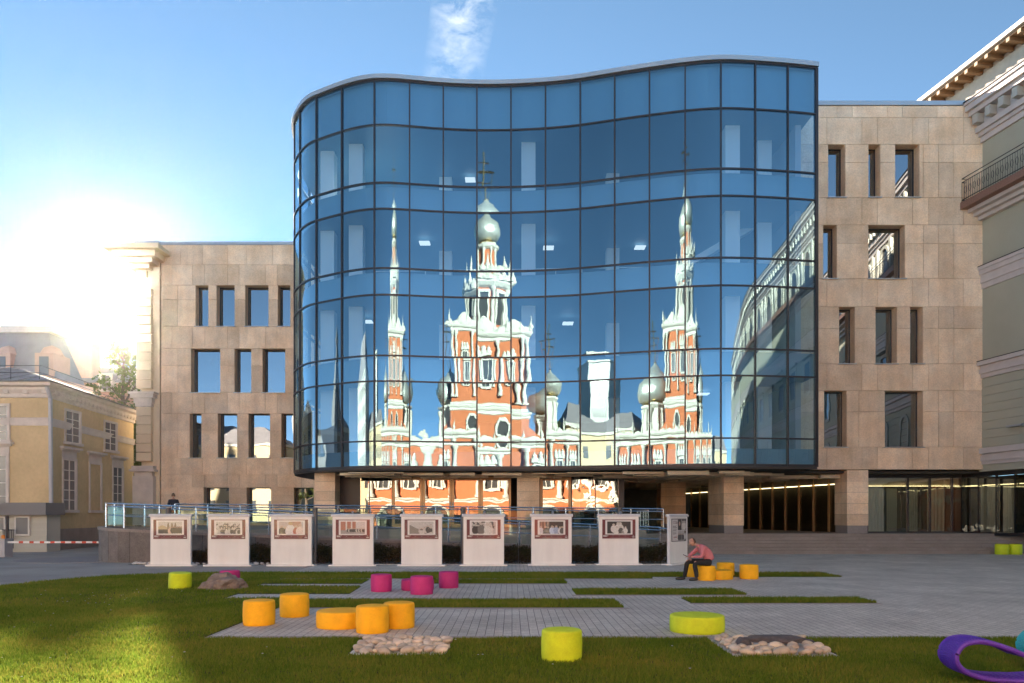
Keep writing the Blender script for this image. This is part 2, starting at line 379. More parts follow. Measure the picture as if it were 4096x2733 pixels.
def in_poly(px, py, poly):
    inside = np.zeros(px.shape, bool); n = len(poly)
    for i in range(n):
        x1, y1 = poly[i]; x2, y2 = poly[(i + 1) % n]
        if y1 == y2: continue
        c = ((y1 > py) != (y2 > py)) & (px < (x2 - x1) * (py - y1) / (y2 - y1) + x1); inside ^= c
    return inside
def blades():
    P = []
    def region(x0, x1, y0, y1, dens, poly=None):
        n = int((x1 - x0) * (y1 - y0) * dens); x = RNG.uniform(x0, x1, n); y = RNG.uniform(y0, y1, n)
        k = np.abs(x) < .70 * y + .6
        if poly: k &= in_poly(x, y, poly)
        P.append(np.stack([x[k], y[k]], 1))
    region(-8.5, 9, 8.4, 10.5, 3200, LAWN_FRONT); region(-9, 9.5, 10.5, 12.25, 2600, LAWN_FRONT)
    region(-14.5, -5, 8.4, 12, 2600, LAWN_LEFT); region(-14.5, -4, 12, 17, 1500, LAWN_LEFT); region(-14.5, -4, 17, 26.6, 750, LAWN_LEFT)
    for _, x0, x1, y0, y1 in STRIPS:
        region(x0, x1, y0, y1, 1500 if y0 < 20 else 900)
        region(x0, x1, y0 - .01, y0 + .12, 2200)                  # fringe hanging over the kerb
    region(-5, 9.5, 12.1, 12.27, 3500, LAWN_FRONT)
    P = np.concatenate(P); n = len(P); d = P[:, 1]
    cl = .5 + .5 * np.sin(P[:, 0] * 3.1 + np.sin(P[:, 1] * 2.3) * 2) * np.sin(P[:, 1] * 4.3 + P[:, 0])
    h = RNG.uniform(.026, .066, n) * (1 + .35 * cl) ; w = .0028 + .00042 * d; a = RNG.uniform(0, 2 * np.pi, n)
    lean = RNG.uniform(.1, .75, n) * h; la = RNG.uniform(0, 2 * np.pi, n)
    V = np.zeros((n, 3, 3))
    V[:, 0, 0] = P[:, 0] + np.cos(a) * w; V[:, 0, 1] = P[:, 1] + np.sin(a) * w; V[:, 0, 2] = LZ
    V[:, 1, 0] = P[:, 0] - np.cos(a) * w; V[:, 1, 1] = P[:, 1] - np.sin(a) * w; V[:, 1, 2] = LZ
    V[:, 2, 0] = P[:, 0] + np.cos(la) * lean; V[:, 2, 1] = P[:, 1] + np.sin(la) * lean; V[:, 2, 2] = LZ + h
    return V.reshape(-1, 3), np.arange(3 * n).reshape(-1, 3)
def np_mesh(name, V, F, mat):
    me = bpy.data.meshes.new(name); me.vertices.add(len(V)); me.vertices.foreach_set('co', V.astype(np.float32).ravel())
    k = F.shape[1]; me.loops.add(F.size); me.loops.foreach_set('vertex_index', F.astype(np.int32).ravel())
    me.polygons.add(len(F)); me.polygons.foreach_set('loop_start', np.arange(0, F.size, k, dtype=np.int32)); me.polygons.foreach_set('loop_total', np.full(len(F), k, np.int32))
    me.materials.append(M[mat]); me.update(calc_edges=True); me.validate()
    o = bpy.data.objects.new(name, me); COL.objects.link(o); return o
V_, F_ = blades()
props(np_mesh('grass', V_, F_, 'grass_blade'), 'short mown grass of the lawn and of the strips in the paving', 'grass', kind='stuff')

pt = MB()
for i in range(70):
    a, b_ = (random.gauss(-9.6, 1.0), random.gauss(17, 3.2)) if i < 48 else (random.uniform(-9, 8), random.uniform(9.2, 12))
    if not in_poly(np.array([a]), np.array([b_]), LAWN_LEFT)[0] and not in_poly(np.array([a]), np.array([b_]), LAWN_FRONT)[0]: continue
    q = random.uniform(.012, .022); z = LZ + random.uniform(.04, .07); t_ = random.uniform(0, 6)
    pt.add([(a + q * math.cos(t_ + k * 1.57), b_ + q * math.sin(t_ + k * 1.57), z + (.008 if k % 2 else 0)) for k in range(4)], [(0, 1, 2, 3)])
props(pt.build('fallen_petals', 'panel_edge'), 'tiny pale petals scattered over the lawn', 'petals', kind='stuff')

# ------------------------------------------------------------------ the modern building: curved glass front, two stone wings, ground floor
B = empty('museum_building', (0, 42, 0), label='modern building with curved blue glass front between two limestone wings', cat='building')
KN = np.array([[-10.483, 41.182], [-8.913, 40.254], [-7.093, 39.59], [-5.295, 39.708], [-3.577, 39.978], [-1.831, 40.113], [-0.052, 40.088], [1.741, 39.916], [3.517, 39.575],
               [5.224, 39.074], [6.91, 38.607], [8.609, 38.189], [10.323, 37.957], [12.053, 38.059], [13.741, 38.269], [15.332, 38.544]])
def cubic(xk, yk, d0=None):
    n = len(xk); h = np.diff(xk); A = np.zeros((n, n)); b = np.zeros(n)
    A[0, :3] = [h[1], -(h[0] + h[1]), h[0]]; A[-1, -3:] = [h[-1], -(h[-1] + h[-2]), h[-2]]
    if d0 is not None: A[0, :] = 0; A[0, 0] = 2 * h[0]; A[0, 1] = h[0]; b[0] = 6 * ((yk[1] - yk[0]) / h[0] - d0)
    for i in range(1, n - 1):
        A[i, i - 1] = h[i - 1]; A[i, i] = 2 * (h[i - 1] + h[i]); A[i, i + 1] = h[i]; b[i] = 6 * ((yk[i + 1] - yk[i]) / h[i] - (yk[i] - yk[i - 1]) / h[i - 1])
    m = np.linalg.solve(A, b)
    def ev(x):
        x = np.asarray(x, float); i = np.clip(np.searchsorted(xk, x) - 1, 0, n - 2); t = x - xk[i]; u = xk[i + 1] - x; hh = h[i]
        p, q = yk[i] / hh - m[i] * hh / 6, yk[i + 1] / hh - m[i + 1] * hh / 6
        return m[i] * u ** 3 / (6 * hh) + m[i + 1] * t ** 3 / (6 * hh) + p * u + q * t, -m[i] * u ** 2 / (2 * hh) + m[i + 1] * t ** 2 / (2 * hh) - p + q
    return ev
EV = cubic(KN[:, 0], KN[:, 1])
LK = np.array([[-10.483, 41.182], [-11.76, 42.62], [-12.44, 43.95], [-12.85, 45.6], [-13.0, 47.4], [-13.0, 49.2], [-13.0, 51.0], [-13.0, 52.7]])
s0 = EV(-10.483)[1]; tl = 1 / math.hypot(1, s0); LS = np.concatenate([[0], np.cumsum(np.hypot(*np.diff(LK, axis=0).T))])
LX, LY = cubic(LS, LK[:, 0], -tl), cubic(LS, LK[:, 1], -tl * s0)
COLS = []                                       # one entry per bay: sample points and outward normals along the plan curve
NS = 13
for i in range(len(LK) - 2, -1, -1):
    t = np.linspace(LS[i + 1], LS[i], NS); x, dx = LX(t); y, dy = LY(t); L = np.hypot(dx, dy)
    COLS.append((x, y, dy / L, -dx / L))
COLS = [(x, y, np.where(True, -abs(nx) * 1.0, nx) if False else nx, ny) for x, y, nx, ny in COLS]
for i in range(len(KN) - 1):
    x = np.linspace(KN[i, 0], KN[i + 1, 0], NS); y, s = EV(x); L = np.hypot(1, s); COLS.append((x, y, s / L, -1 / L))
# make all normals point outwards (towards the courtyard)
COLS = [(x, y, nx * (1 if ny[0] < 0 or (abs(ny[0]) < .2 and nx[0] < 0) else -1), ny * (1 if ny[0] < 0 or (abs(ny[0]) < .2 and nx[0] < 0) else -1)) for x, y, nx, ny in COLS]
ROWS = [4.54, 5.80, 8.90, 10.22, 13.35, 14.72, 17.78, 19.12, 22.10, 24.42]
path = [(float(x), float(y)) for c in COLS for x, y in zip(c[0][:-1], c[1][:-1])] + [(float(COLS[-1][0][-1]), float(COLS[-1][1][-1]))]
curtain = MB()                                   # the frame behind the panes: top and bottom closing strips follow the curve
curtain.sweep(path, [(.02, 4.40), (.02, 4.535), (-.30, 4.535), (-.30, 4.40)])
front = curtain.build('glass_front', 'dark_frame', B); front['label'] = 'wavy curtain wall of blue mirror glass'
MB().sweep(path, [(.16, 24.44), (.16, 24.66), (-.5, 24.72), (-.5, 24.44)]).build('coping', 'coping_metal', front, smooth=True, angle=50)
for zi, z in enumerate(ROWS[1:-1] + [24.39]):
    MB().sweep(path, [(.055, z - .036), (.055, z + .036), (-.12, z + .036), (-.12, z - .036)]).build('transom', 'dark_frame', front, smooth=True, angle=50)
for ci, c in enumerate(COLS):
    x, y, nx, ny = c[0][-1], c[1][-1], c[2][-1], c[3][-1]; last = ci == len(COLS) - 1
    w = .036 if not last else .08; tx, ty = -ny, nx
    q = [(x + tx * a - (tx * .06 if last else 0) + nx * o_, y + ty * a + ny * o_) for a, o_ in ((-w, .06), (w, .06), (w, -.12), (-w, -.12))]
    MB().prism(q, 4.41, 24.43).build('mullion', 'dark_frame', front)
for ci, (x, y, nx, ny) in enumerate(COLS):
    if ci < 2: continue                          # hidden where the curve runs back to the wing
    for ri in range(len(ROWS) - 1):
        z0, z1 = ROWS[ri] + .01, ROWS[ri + 1] - .01; me = bpy.data.meshes.new('pane'); nz_ = 7; vv = []; nn = []; ff = []
        tx_, tz_ = random.gauss(0, .0022), random.gauss(0, .0042); bx_, bz_ = random.gauss(.001, .0018), random.gauss(.002, .003)
        for j in range(nz_):
            tz = j / (nz_ - 1) * 2 - 1; z = z0 + (z1 - z0) * j / (nz_ - 1)
            for i in range(NS):
                tt = i / (NS - 1) * 2 - 1; vv.append((x[i], y[i] - 42, z)); a = tx_ + bx_ * tt; b = tz_ + bz_ * tz
                nv = Vector((nx[i] - ny[i] * a, ny[i] + nx[i] * a, b)).normalized(); nn.append(nv)
        for j in range(nz_ - 1):
            for i in range(NS - 1): ff.append((j * NS + i, j * NS + i + 1, (j + 1) * NS + i + 1, (j + 1) * NS + i))
        me.from_pydata(vv, [], ff); me.polygons.foreach_set('use_smooth', [True] * len(ff)); me.materials.append(M['facade_glass'])
        me.normals_split_custom_set_from_vertices(nn); me.update()
        o = bpy.data.objects.new('pane', me); COL.objects.link(o); o.parent = front
# interior behind the glass: slabs, back wall, roof, columns, ceiling lamps, balustrade
inner = [(p[0], p[1]) for p in path]
def inset(d):
    out = []
    for i, (x, y) in enumerate(path):
        a, c = path[max(i - 1, 0)], path[min(i + 1, len(path) - 1)]; dx, dy = c[0] - a[0], c[1] - a[1]; L = math.hypot(dx, dy); out.append((x - dy / L * d, y + dx / L * d))
    return out
IN = inset(.35)[::4] + [inset(.35)[-1]]
slab_poly = [p for p in IN if p[1] < 52] + [(15.1, 58), (-12.6, 58)]
for z in (4.42, 8.95, 13.4, 17.85):
    MB().prism(slab_poly, z if z > 5 else 4.36, z + (1.2 if z > 5 else .9)).build('floor_slab', 'spandrel', B)
MB().prism([(x, y) for x, y in slab_poly], 22.3, 24.45).build('roof_slab', 'spandrel', B)
MB().box(-12.9, 15.0, 57.6, 58.2, 4.4, 24.4).box(14.75, 15.05, 40, 58, 4.4, 24.3).build('back_wall', 'interior_wall', B)
for X, Y in ((-10.3, 43.2), (-8.55, 42.4), (.9, 42.2), (11.5, 40.4), (13.7, 42.0), (-4.0, 46.5), (6.0, 46.0)):
    MB().box(X - .38, X + .38, Y - .38, Y + .38, 4.5, 22.3).build('interior_column', 'white_column', B)
for X, Y, Z in ((-5.0, 44, 17.6), (.9, 44.5, 17.6), (2.1, 44.2, 17.4), (-8.3, 44, 13.1), (3.2, 44, 13.0), (10.7, 43, 8.8), (-2.5, 46, 22.1), (7.5, 45, 17.7)):
    MB().box(X - .3, X + .3, Y - .3, Y + .3, Z - .06, Z).build('ceiling_lamp', 'ceiling_lamp', B)
rl = MB()
for z in (15.25, 15.7, 16.1): rl.tube([(-8, 44.5, z), (12, 43.5, z)], .03, 6)
for k in range(14): rl.tube([(-8 + k * 1.5, 44.5 - k * .075, 14.9), (-8 + k * 1.5, 44.5 - k * .075, 16.1)], .025, 6)
rl.build('inner_balustrade', 'white_column', B)
MB().add([(7.5, 43.2, 14.9), (13.5, 42.4, 18.3), (13.5, 43.2, 18.3), (7.5, 44, 14.9), (7.5, 43.2, 14.5), (13.5, 42.4, 17.9), (13.5, 43.2, 17.9), (7.5, 44, 14.5)],
         [(0, 3, 2, 1), (4, 5, 6, 7), (0, 1, 5, 4), (1, 2, 6, 5), (2, 3, 7, 6), (3, 0, 4, 7)]).build('inner_stair', 'white_column', B)

def clad_wall(part, y, xl, xr, rows, wins, joints, depth=.08, gap=.008, reveal=.55, mat='limestone'):
    """rows: z joints from the bottom up; wins: (x0,x1,z0,z1); joints(row) gives x positions. One slab object per piece; windows as recessed panes with sills."""
    for ri in range(len(rows) - 1):
        z0, z1 = rows[ri], rows[ri + 1]; zc = (z0 + z1) / 2
        cuts = {xl, xr} | {j for j in joints(ri) if xl < j < xr}
        for wx0, wx1, wz0, wz1 in wins:
            if wz0 < zc < wz1: cuts |= {wx0, wx1}
        cs = sorted(cuts)
        cs = [c for k, c in enumerate(cs) if k == 0 or c - cs[k - 1] > .05]
        for a, b in zip(cs, cs[1:]):
            m_ = (a + b) / 2
            if any(w0 - .01 < m_ < w1 + .01 and q0 < zc < q1 for w0, w1, q0, q1 in wins): continue
            block('stone_slab', mat, a + gap, b - gap, y - depth + random.uniform(-.004, .004), y, z0 + gap, z1 - gap, part)
def wall_core(name, y, xl, xr, z0, z1, wins, depth, mat='limestone_back', rev='limestone', parent=None):
    """solid wall with real openings: built from boxes between the windows; the reveals are stone"""
    b = MB(); zs = sorted({z0, z1} | {w[2] for w in wins} | {w[3] for w in wins})
    for za, zb in zip(zs, zs[1:]):
        zc = (za + zb) / 2; row = sorted(w for w in wins if w[2] < zc < w[3]); x = xl
        for w in row + [(xr, None, 0, 0)]:
            if w[0] - x > .001: b.box(x, w[0], y, y + depth, za, zb)
            x = w[1] if w[1] else x
    return b.build(name, rev, parent)
def wing_window(part, w, y, reveal, sill=True, frame=.05):
    x0, x1, z0, z1 = w; b = MB()
    b.mat(0).box(x0, x0 + frame, y + reveal - .04, y + reveal + .04, z0, z1).box(x1 - frame, x1, y + reveal - .04, y + reveal + .04, z0, z1)
    b.box(x0 + frame, x1 - frame, y + reveal - .04, y + reveal + .04, z0, z0 + frame).box(x0 + frame, x1 - frame, y + reveal - .04, y + reveal + .04, z1 - frame, z1)
    b.mat(1).add([(x0 + frame, y + reveal, z0 + frame), (x1 - frame, y + reveal, z0 + frame), (x1 - frame, y + reveal, z1 - frame), (x0 + frame, y + reveal, z1 - frame)], [(0, 1, 2, 3)])
    if sill: b.mat(2).box(x0 - .06, x1 + .06, y - .13, y + reveal - .05, z0 - .035, z0 + .004)
    return b.build('window', ['dark_frame', 'window_glass', 'coping_metal'], part)

# right wing
RWY = 41.6
RW = [(17.10, 18.02, 19.16, 22.04), (19.28, 19.91, 19.16, 22.04), (20.72, 22.02, 19.16, 22.04), (16.83, 17.56, 14.77, 17.68), (19.27, 21.25, 14.77, 17.68),
      (17.69, 18.53, 10.17, 13.25), (19.66, 20.81, 10.17, 13.25), (21.53, 22.22, 10.17, 13.25), (16.88, 18.09, 5.67, 8.72), (20.16, 22.21, 5.67, 8.72)]
rw = wall_core('right_wing', RWY, 15.2, 25.9, 4.46, 24.12, RW, .8, parent=B); rw['label'] = 'limestone wing beside the green-grey house'
RROWS = [4.46, 5.67, 7.58, 8.72, 10.17, 12.08, 13.25, 14.77, 16.68, 17.68, 19.16, 21.05, 22.04, 23.48, 24.12]
def rj(ri):
    if RROWS[ri] in (4.46, 8.72, 13.25, 17.68, 22.04): return [17.02, 18.92, 19.77, 21.66, 22.52, 24.41]
    if ri == 13: return [17.57, 18.4, 20.29, 21.1, 22.98, 24.4]
    return {4: [23.06, 23.89], 5: [23.06, 23.89], 1: [18.75, 23.06, 23.87], 2: [18.75, 23.06, 23.87]}.get(ri, [22.25, 23.06, 23.89])
clad_wall(rw, RWY, 15.3, 25.9, RROWS, RW, rj)
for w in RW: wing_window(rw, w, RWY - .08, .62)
MB().box(15.2, 25.0, RWY - .16, RWY + .9, 24.13, 24.36).build('coping', 'coping_metal', rw)
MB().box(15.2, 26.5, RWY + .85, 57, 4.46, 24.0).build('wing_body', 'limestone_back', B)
# left wing
LWY = 52.7
LW = [(-21.68, -20.81, 14.92, 17.74), (-20.24, -19.01, 14.92, 17.74), (-18.27, -16.69, 14.92, 17.74), (-16.04, -15.2, 14.92, 17.74), (-21.99, -20.0, 10.38, 13.4), (-19.01, -17.87, 10.38, 13.4), (-17.09, -15.55, 10.38, 13.4),
      (-22.08, -21.29, 5.91, 8.95), (-20.15, -18.84, 5.91, 8.95), (-18.05, -16.59, 5.91, 8.95), (-15.8, -15.0, 5.91, 8.95), (-21.12, -19.4, 1.5, 3.88), (-18.18, -16.52, 1.5, 3.88), (-14.94, -13.6, 1.5, 3.88)]
lw = wall_core('left_wing', LWY, -24.05, -12.6, 1.3, 20.5, LW, .8, parent=B); lw['label'] = 'lower limestone wing by the cream pilaster'
LROWS = [1.3, 2.4, 3.41, 3.88, 4.77, 5.91, 7.79, 8.95, 10.38, 12.22, 13.4, 14.92, 16.77, 17.74, 19.14, 20.5]
def lj(ri):
    z = LROWS[ri]
    if z in (3.88, 8.95, 13.4, 17.74): return [-23.3, -21.9, -21.05, -19.5, -18.7, -16.9, -16.1, -14.4]
    if z in (4.77, 19.14): return [-22.7, -21.2, -19.5, -18.2, -16.4, -15.2, -14.2]
    return [-22.9, -21.2] if ri in (4, 12, 13) else [-22.9]
clad_wall(lw, LWY, -24.05, -12.6, LROWS, LW, lj)
for w in LW: wing_window(lw, w, LWY - .08, .6)
MB().box(-24.1, -12.6, LWY - .14, LWY + .9, 20.51, 20.72).build('coping', 'coping_metal', lw)
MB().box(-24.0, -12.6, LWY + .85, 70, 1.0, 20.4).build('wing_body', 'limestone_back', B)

# ground floor: pillars of stone courses, entrance doors, passage, shop windows
def pillar(x0, x1, y0, y1, z0, z1, label):
    core = MB().box(x0 + .05, x1 - .05, y0 + .05, y1 - .05, z0, z1).build('pillar', 'limestone_back', B); core['label'] = label
    block('plinth', 'granite_plinth', x0 + .03, x1 - .03, y0 + .03, y1 - .03, z0, z0 + .42, core)
    n = 5; h = (z1 - z0 - .42) / n
    for i in range(n): block('stone_course', 'limestone', x0, x1, y0, y1, z0 + .42 + i * h + .006, z0 + .42 + (i + 1) * h - .006, core)
TZ = 1.3
pillar(-10.8, -9.68, 42.0, 43.2, TZ, 4.35, 'pillar at the near end of the entrance doors'); pillar(.28, 1.5, 42.0, 43.2, TZ, 4.35, 'pillar beyond the entrance doors')
pillar(11.55, 12.65, 41.9, 45.2, 1.0, 4.35, 'deep pillar in the middle of the passage'); pillar(18.15, 19.3, 41.6, 43.2, 1.0, 4.44, 'pillar at the shop window')
pillar(9.6, 11.2, 49.5, 51, 1.0, 4.35, 'dim pillar deep in the passage'); pillar(5.4, 6.6, 47.5, 48.6, 1.0, 4.35, 'dim pillar by the lobby glass')
# dark soffit and hanging baffles
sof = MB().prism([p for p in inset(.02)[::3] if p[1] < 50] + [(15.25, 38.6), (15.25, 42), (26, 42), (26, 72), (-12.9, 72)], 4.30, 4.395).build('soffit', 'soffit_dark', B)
yy = 38.9; k = 0
while yy < 64:
    xx = -9.5 + random.uniform(-1, 1)
    while xx < 19:
        L = random.choice((1.4, 2.2, 2.2, 3.0)); fy = float(EV(np.clip(xx + L / 2, -10.4, 15.3))[0])
        ok = yy > fy + .5 and (xx > 3.6 or yy < 43.2) and (xx + L < 19.2 - (yy - 44) * .22) and not (xx > 14.6 and yy < 42.2) and (xx + L < 15.1 or yy > 42.3)
        if ok and random.random() < .9: block('baffle', 'baffle', xx, xx + L - .12, yy - .16, yy + .16, 4.30 - random.choice((.13, .2, .27)), 4.30 - .07, sof)
        xx += L + random.uniform(.05, .5); k += 1
    yy += .62 if yy < 50 else 1.1
# entrance
ent = MB().box(-9.68, .28, 43.58, 43.68, 4.2, 4.30).box(-9.68, -8.62, 43.55, 43.72, TZ, 4.2).build('entrance', 'dark_frame', B); ent['label'] = 'glazed entrance with gold framed doors'
def pane_flat(x0, x1, y, z0, z1, mat, parent, name='pane', tilt=0):
    n = 6; b = MB(); vs_ = [(x0 + (x1 - x0) * i / n, y, z0 + (z1 - z0) * j / n) for j in range(n + 1) for i in range(n + 1)]
    b.add(vs_, [(j * (n + 1) + i, j * (n + 1) + i + 1, (j + 1) * (n + 1) + i + 1, (j + 1) * (n + 1) + i) for j in range(n) for i in range(n)])
    return b.build(name, mat, parent)
for a, b in ((-8.62, -8.12), (-8.08, -6.82)): pane_flat(a, b, 43.62, TZ, 4.2, 'door_glass', ent)
for a, b in ((-6.79, -5.1), (-5.05, -3.42), (-3.38, -1.78), (-1.74, .26)): pane_flat(a, b, 43.60, 4.185, 4.30 - .02 + .015, 'door_glass', ent)
MB().box(-8.12, -8.08, 43.56, 43.68, TZ, 4.2).box(-6.83, -6.79, 43.56, 43.68, TZ, 4.2).build('mullion', 'dark_frame', ent)
dd = [-6.79, -5.07, -3.42, -1.78, -.05]
for i in range(4):
    a, b = dd[i], dd[i + 1]; fr = MB()
    fr.box(a + .01, a + .14, 43.5, 43.64, TZ, 4.18).box(b - .14, b - .01, 43.5, 43.64, TZ, 4.18).box(a + .14, b - .14, 43.5, 43.64, 3.98, 4.18).box(a + .14, b - .14, 43.5, 43.64, TZ, TZ + .2)
    d = fr.build('door', 'gold_frame', ent); pane_flat(a + .14, b - .14, 43.58, TZ + .2, 3.98, 'door_glass', d)
    hx = b - .1 if i % 2 else a + .1
    if i in (1, 2): MB().tube([((b - .08) if i == 1 else (a + .08), 43.44, 2.3), ((b - .08) if i == 1 else (a + .08), 43.44, 2.75)], .02, 6).build('handle', 'steel', d)
# side door and lobby glass right of the second pillar
d = MB().box(1.6, 1.75, 43.5, 43.64, TZ, 4.15).box(3.2, 3.35, 43.5, 43.64, TZ, 4.15).box(1.75, 3.2, 43.5, 43.64, 3.95, 4.15).build('side_door', 'gold_frame', B); pane_flat(1.75, 3.2, 43.58, TZ, 3.95, 'door_glass', d)
lob = MB().box(6.05, 6.35, 43.5, 44.2, 1.0, 4.3).box(3.36, 3.42, 43.55, 43.66, TZ, 4.28).box(4.7, 4.75, 43.55, 43.66, 1.3, 4.28).build('lobby_frame', 'dark_frame', B)
pane_flat(3.42, 4.7, 43.6, TZ, 4.28, 'shop_glass', lob); pane_flat(4.75, 6.05, 43.6, TZ, 4.28, 'shop_glass', lob)
MB().box(3.55, 3.9, 44.0, 44.2, 1.3, 4.2).box(4.9, 5.15, 44.3, 44.5, 1.3, 4.2).build('curtain', 'curtain', lob)
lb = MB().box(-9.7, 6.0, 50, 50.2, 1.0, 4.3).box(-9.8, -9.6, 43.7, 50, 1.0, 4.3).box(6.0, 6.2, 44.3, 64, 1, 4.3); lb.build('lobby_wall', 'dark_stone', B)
# passage flank: dark glazing with thin gilt mullions and an LED line along its head
fl0, fl1 = Vector((18.9, 43.4)), Vector((14.4, 63.5)); fd = (fl1 - fl0); fl = fd.length; fd.normalize()
flank = MB(); q0, q1 = fl0, fl1
flank.add([(fl0.x + .35, fl0.y, 1), (fl1.x + .35, fl1.y, 1), (fl1.x + .35, fl1.y, 4.3), (fl0.x + .35, fl0.y, 4.3)], [(0, 1, 2, 3)]); flank = flank.build('passage_glazing', 'dark_stone', B)
def along(p, d, a, b, off, z0, z1):
    n_ = Vector((-d.y, d.x)); c = [p + d * a, p + d * b, p + d * b + n_ * off, p + d * a + n_ * off]
    return [(q.x, q.y) for q in c], z0, z1
kk = 0.; n_ = Vector((-fd.y, fd.x))
while kk < fl - 1:
    step = 1.5; a, b = fl0 + fd * kk, fl0 + fd * (kk + step)
    MB().add([(a.x, a.y, 1.02), (b.x, b.y, 1.02), (b.x, b.y, 3.72), (a.x, a.y, 3.72)], [(0, 1, 2, 3)]).build('pane', 'passage_glass', flank)
    MB().prism(*along(fl0, fd, kk, kk + .07, .12, 1.0, 4.29)).build('mullion', 'gold_frame', flank)
    MB().prism(*along(fl0, fd, kk + .1, kk + step - .03, -.05, 3.76, 3.80)).build('led_strip', 'led_strip', flank)
    MB().prism(*along(fl0, fd, kk + .08, kk + step, -.04, 3.83, 4.2)).build('head_panel', 'baffle', flank)
    kk += step
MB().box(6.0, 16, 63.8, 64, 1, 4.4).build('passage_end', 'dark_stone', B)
# shop windows at the right, one stretch parallel to the facade and one along the green-grey house
shop = MB().box(19.3, 25.4, 43.36, 43.44, 4.1, 4.45).box(19.3, 25.4, 43.3, 43.5, .9, 1.06).build('shop_window', 'dark_frame', B)
xs = [19.35, 20.05, 22.35, 23.6, 24.85, 25.35]
for a, b in zip(xs, xs[1:]):
    pane_flat(a + .05, b, 43.4, 1.06, 4.1, 'shop_glass', shop); MB().box(a - .05, a + .05, 43.34, 43.48, 1.06, 4.1).build('mullion', 'dark_frame', shop)
    MB().box(a + .1, b, 43.52, 43.56, 3.62, 3.66).build('led_strip', 'led_strip', shop); MB().box(a + .1, b, 43.6, 43.64, 3.68, 4.08).build('head_panel', 'baffle', shop)
gd = Vector((.160, -.987)); s0_ = Vector((25.4, 43.4)); kk = 0
shop2 = MB().prism(*along(s0_, gd, 0, 14, .1, 4.1, 4.4)).prism(*along(s0_, gd, 0, 14, .14, .9, 1.05)).build('shop_window', 'dark_frame', B)
for i in range(9):
    a, b = s0_ + gd * (i * 1.25), s0_ + gd * (i * 1.25 + 1.2)
    MB().add([(a.x, a.y, 1.05), (b.x, b.y, 1.05), (b.x, b.y, 4.1), (a.x, a.y, 4.1)], [(0, 1, 2, 3)]).build('pane', 'shop_glass', shop2)
    MB().prism(*along(s0_, gd, i * 1.25 - .05, i * 1.25 + .05, .1, 1.05, 4.1)).build('mullion', 'dark_frame', shop2)
    MB().prism([(p[0] + .15, p[1]) for p in along(s0_, gd, i * 1.25 + .1, i * 1.25 + 1.2, .04, 0, 0)[0]], 3.6, 3.64).build('led_strip', 'led_strip', shop2)
for x, y, w in ((21.0, 44.3, .45), (21.9, 44.3, .3), (23.2, 44.5, .3), (24.6, 44.6, .5), (26.4, 42.6, .5), (27.0, 39.4, .6), (27.3, 38.2, .5), (26.7, 41.2, .35)):
    cb = MB(); n = 10
    cb.add([(x - w + 2 * w * i / n, y + (.06 if i % 2 else 0), z) for z in (1.05, 3.55) for i in range(n + 1)], [(i, i + 1, n + 2 + i, n + 1 + i) for i in range(n)]); cb.build('curtain', 'curtain', shop)
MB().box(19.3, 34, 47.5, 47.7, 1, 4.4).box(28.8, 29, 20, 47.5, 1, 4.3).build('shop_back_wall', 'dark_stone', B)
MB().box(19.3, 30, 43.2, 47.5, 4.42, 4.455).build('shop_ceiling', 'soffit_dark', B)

# terrace, platform, steps
props(MB().prism([(-15.8, 36.6), (6.4, 36.6), (6.4, 64), (-24.2, 64), (-24.2, 51.5), (-17.6, 42), (-17.6, 38)], 0, TZ).build('terrace', 'granite_step'), kind='structure')
props(MB().box(6.42, 34, 41.05, 70, 0, 1.0).build('platform', 'granite_step'), kind='structure')
st = empty('entrance_steps', (18, 39, 0), label='wide flight of grey granite steps up to the passage', cat='steps')
for i in range(5):
    n = 14; x0 = 6.42
    for j in range(n): block('step', 'granite_step', x0 + j * 2.0 + .006, x0 + (j + 1) * 2.0 - .006, 39.2 + .37 * i, 39.2 + .37 * i + .5, 0, (i + 1) / 6 - .003 * (j % 2), st)

# ------------------------------------------------------------------ cream pilaster at the left end of the wing (older house behind)
P = empty('pilaster_house', (-25, 52.3, 0), label='cream rusticated corner pilaster of an older house beside the lower limestone wing', cat='building')
MB().box(-25.35, -24.1, 52.55, 60, 0, 20.55).build('wall', 'cream_plaster', P)
for i in range(26):
    z = 1.3 + i * .62
    if 9.2 < z + .3 < 10.5 or 4.5 < z + .3 < 5.5 or z > 18.2: continue
    block('rusticated_course', 'cream_plaster', -25.55, -24.55, 52.2, 52.9, z + .02, z + .60, P)
def moulding(name, x0, x1, y0, y1, steps, mat, parent):
    b = MB()
    for o_, z0, z1 in steps: b.box(x0 - o_, x1 + o_, y0 - o_, y1, z0, z1)
    return b.build(name, mat, parent)
moulding('capital', -25.55, -24.55, 52.2, 54, [(.05, 9.38, 9.6), (.12, 9.6, 9.95), (.28, 9.95, 10.2), (.38, 10.2, 10.34)], 'plaster_trim', P)
moulding('string_course', -25.6, -24.5, 52.2, 54, [(.05, 4.64, 4.95), (.3, 4.95, 5.1), (.18, 5.1, 5.33)], 'plaster_trim', P)
MB().box(-25.75, -24.35, 52.1, 53.4, 1.3, 4.64).build('pedestal', 'plaster_trim', P)
moulding('cornice', -25.5, -25.0, 52.4, 60, [(.1, 18.2, 18.7), (.45, 18.7, 19.0), (.85, 19.0, 19.3), (1.2, 19.3, 19.7), (1.6, 19.7, 20.0)], 'cream_plaster', P)
MB().box(-25.8, -24.1, 52.4, 60, 20.55, 20.72).build('coping', 'coping_metal', P)

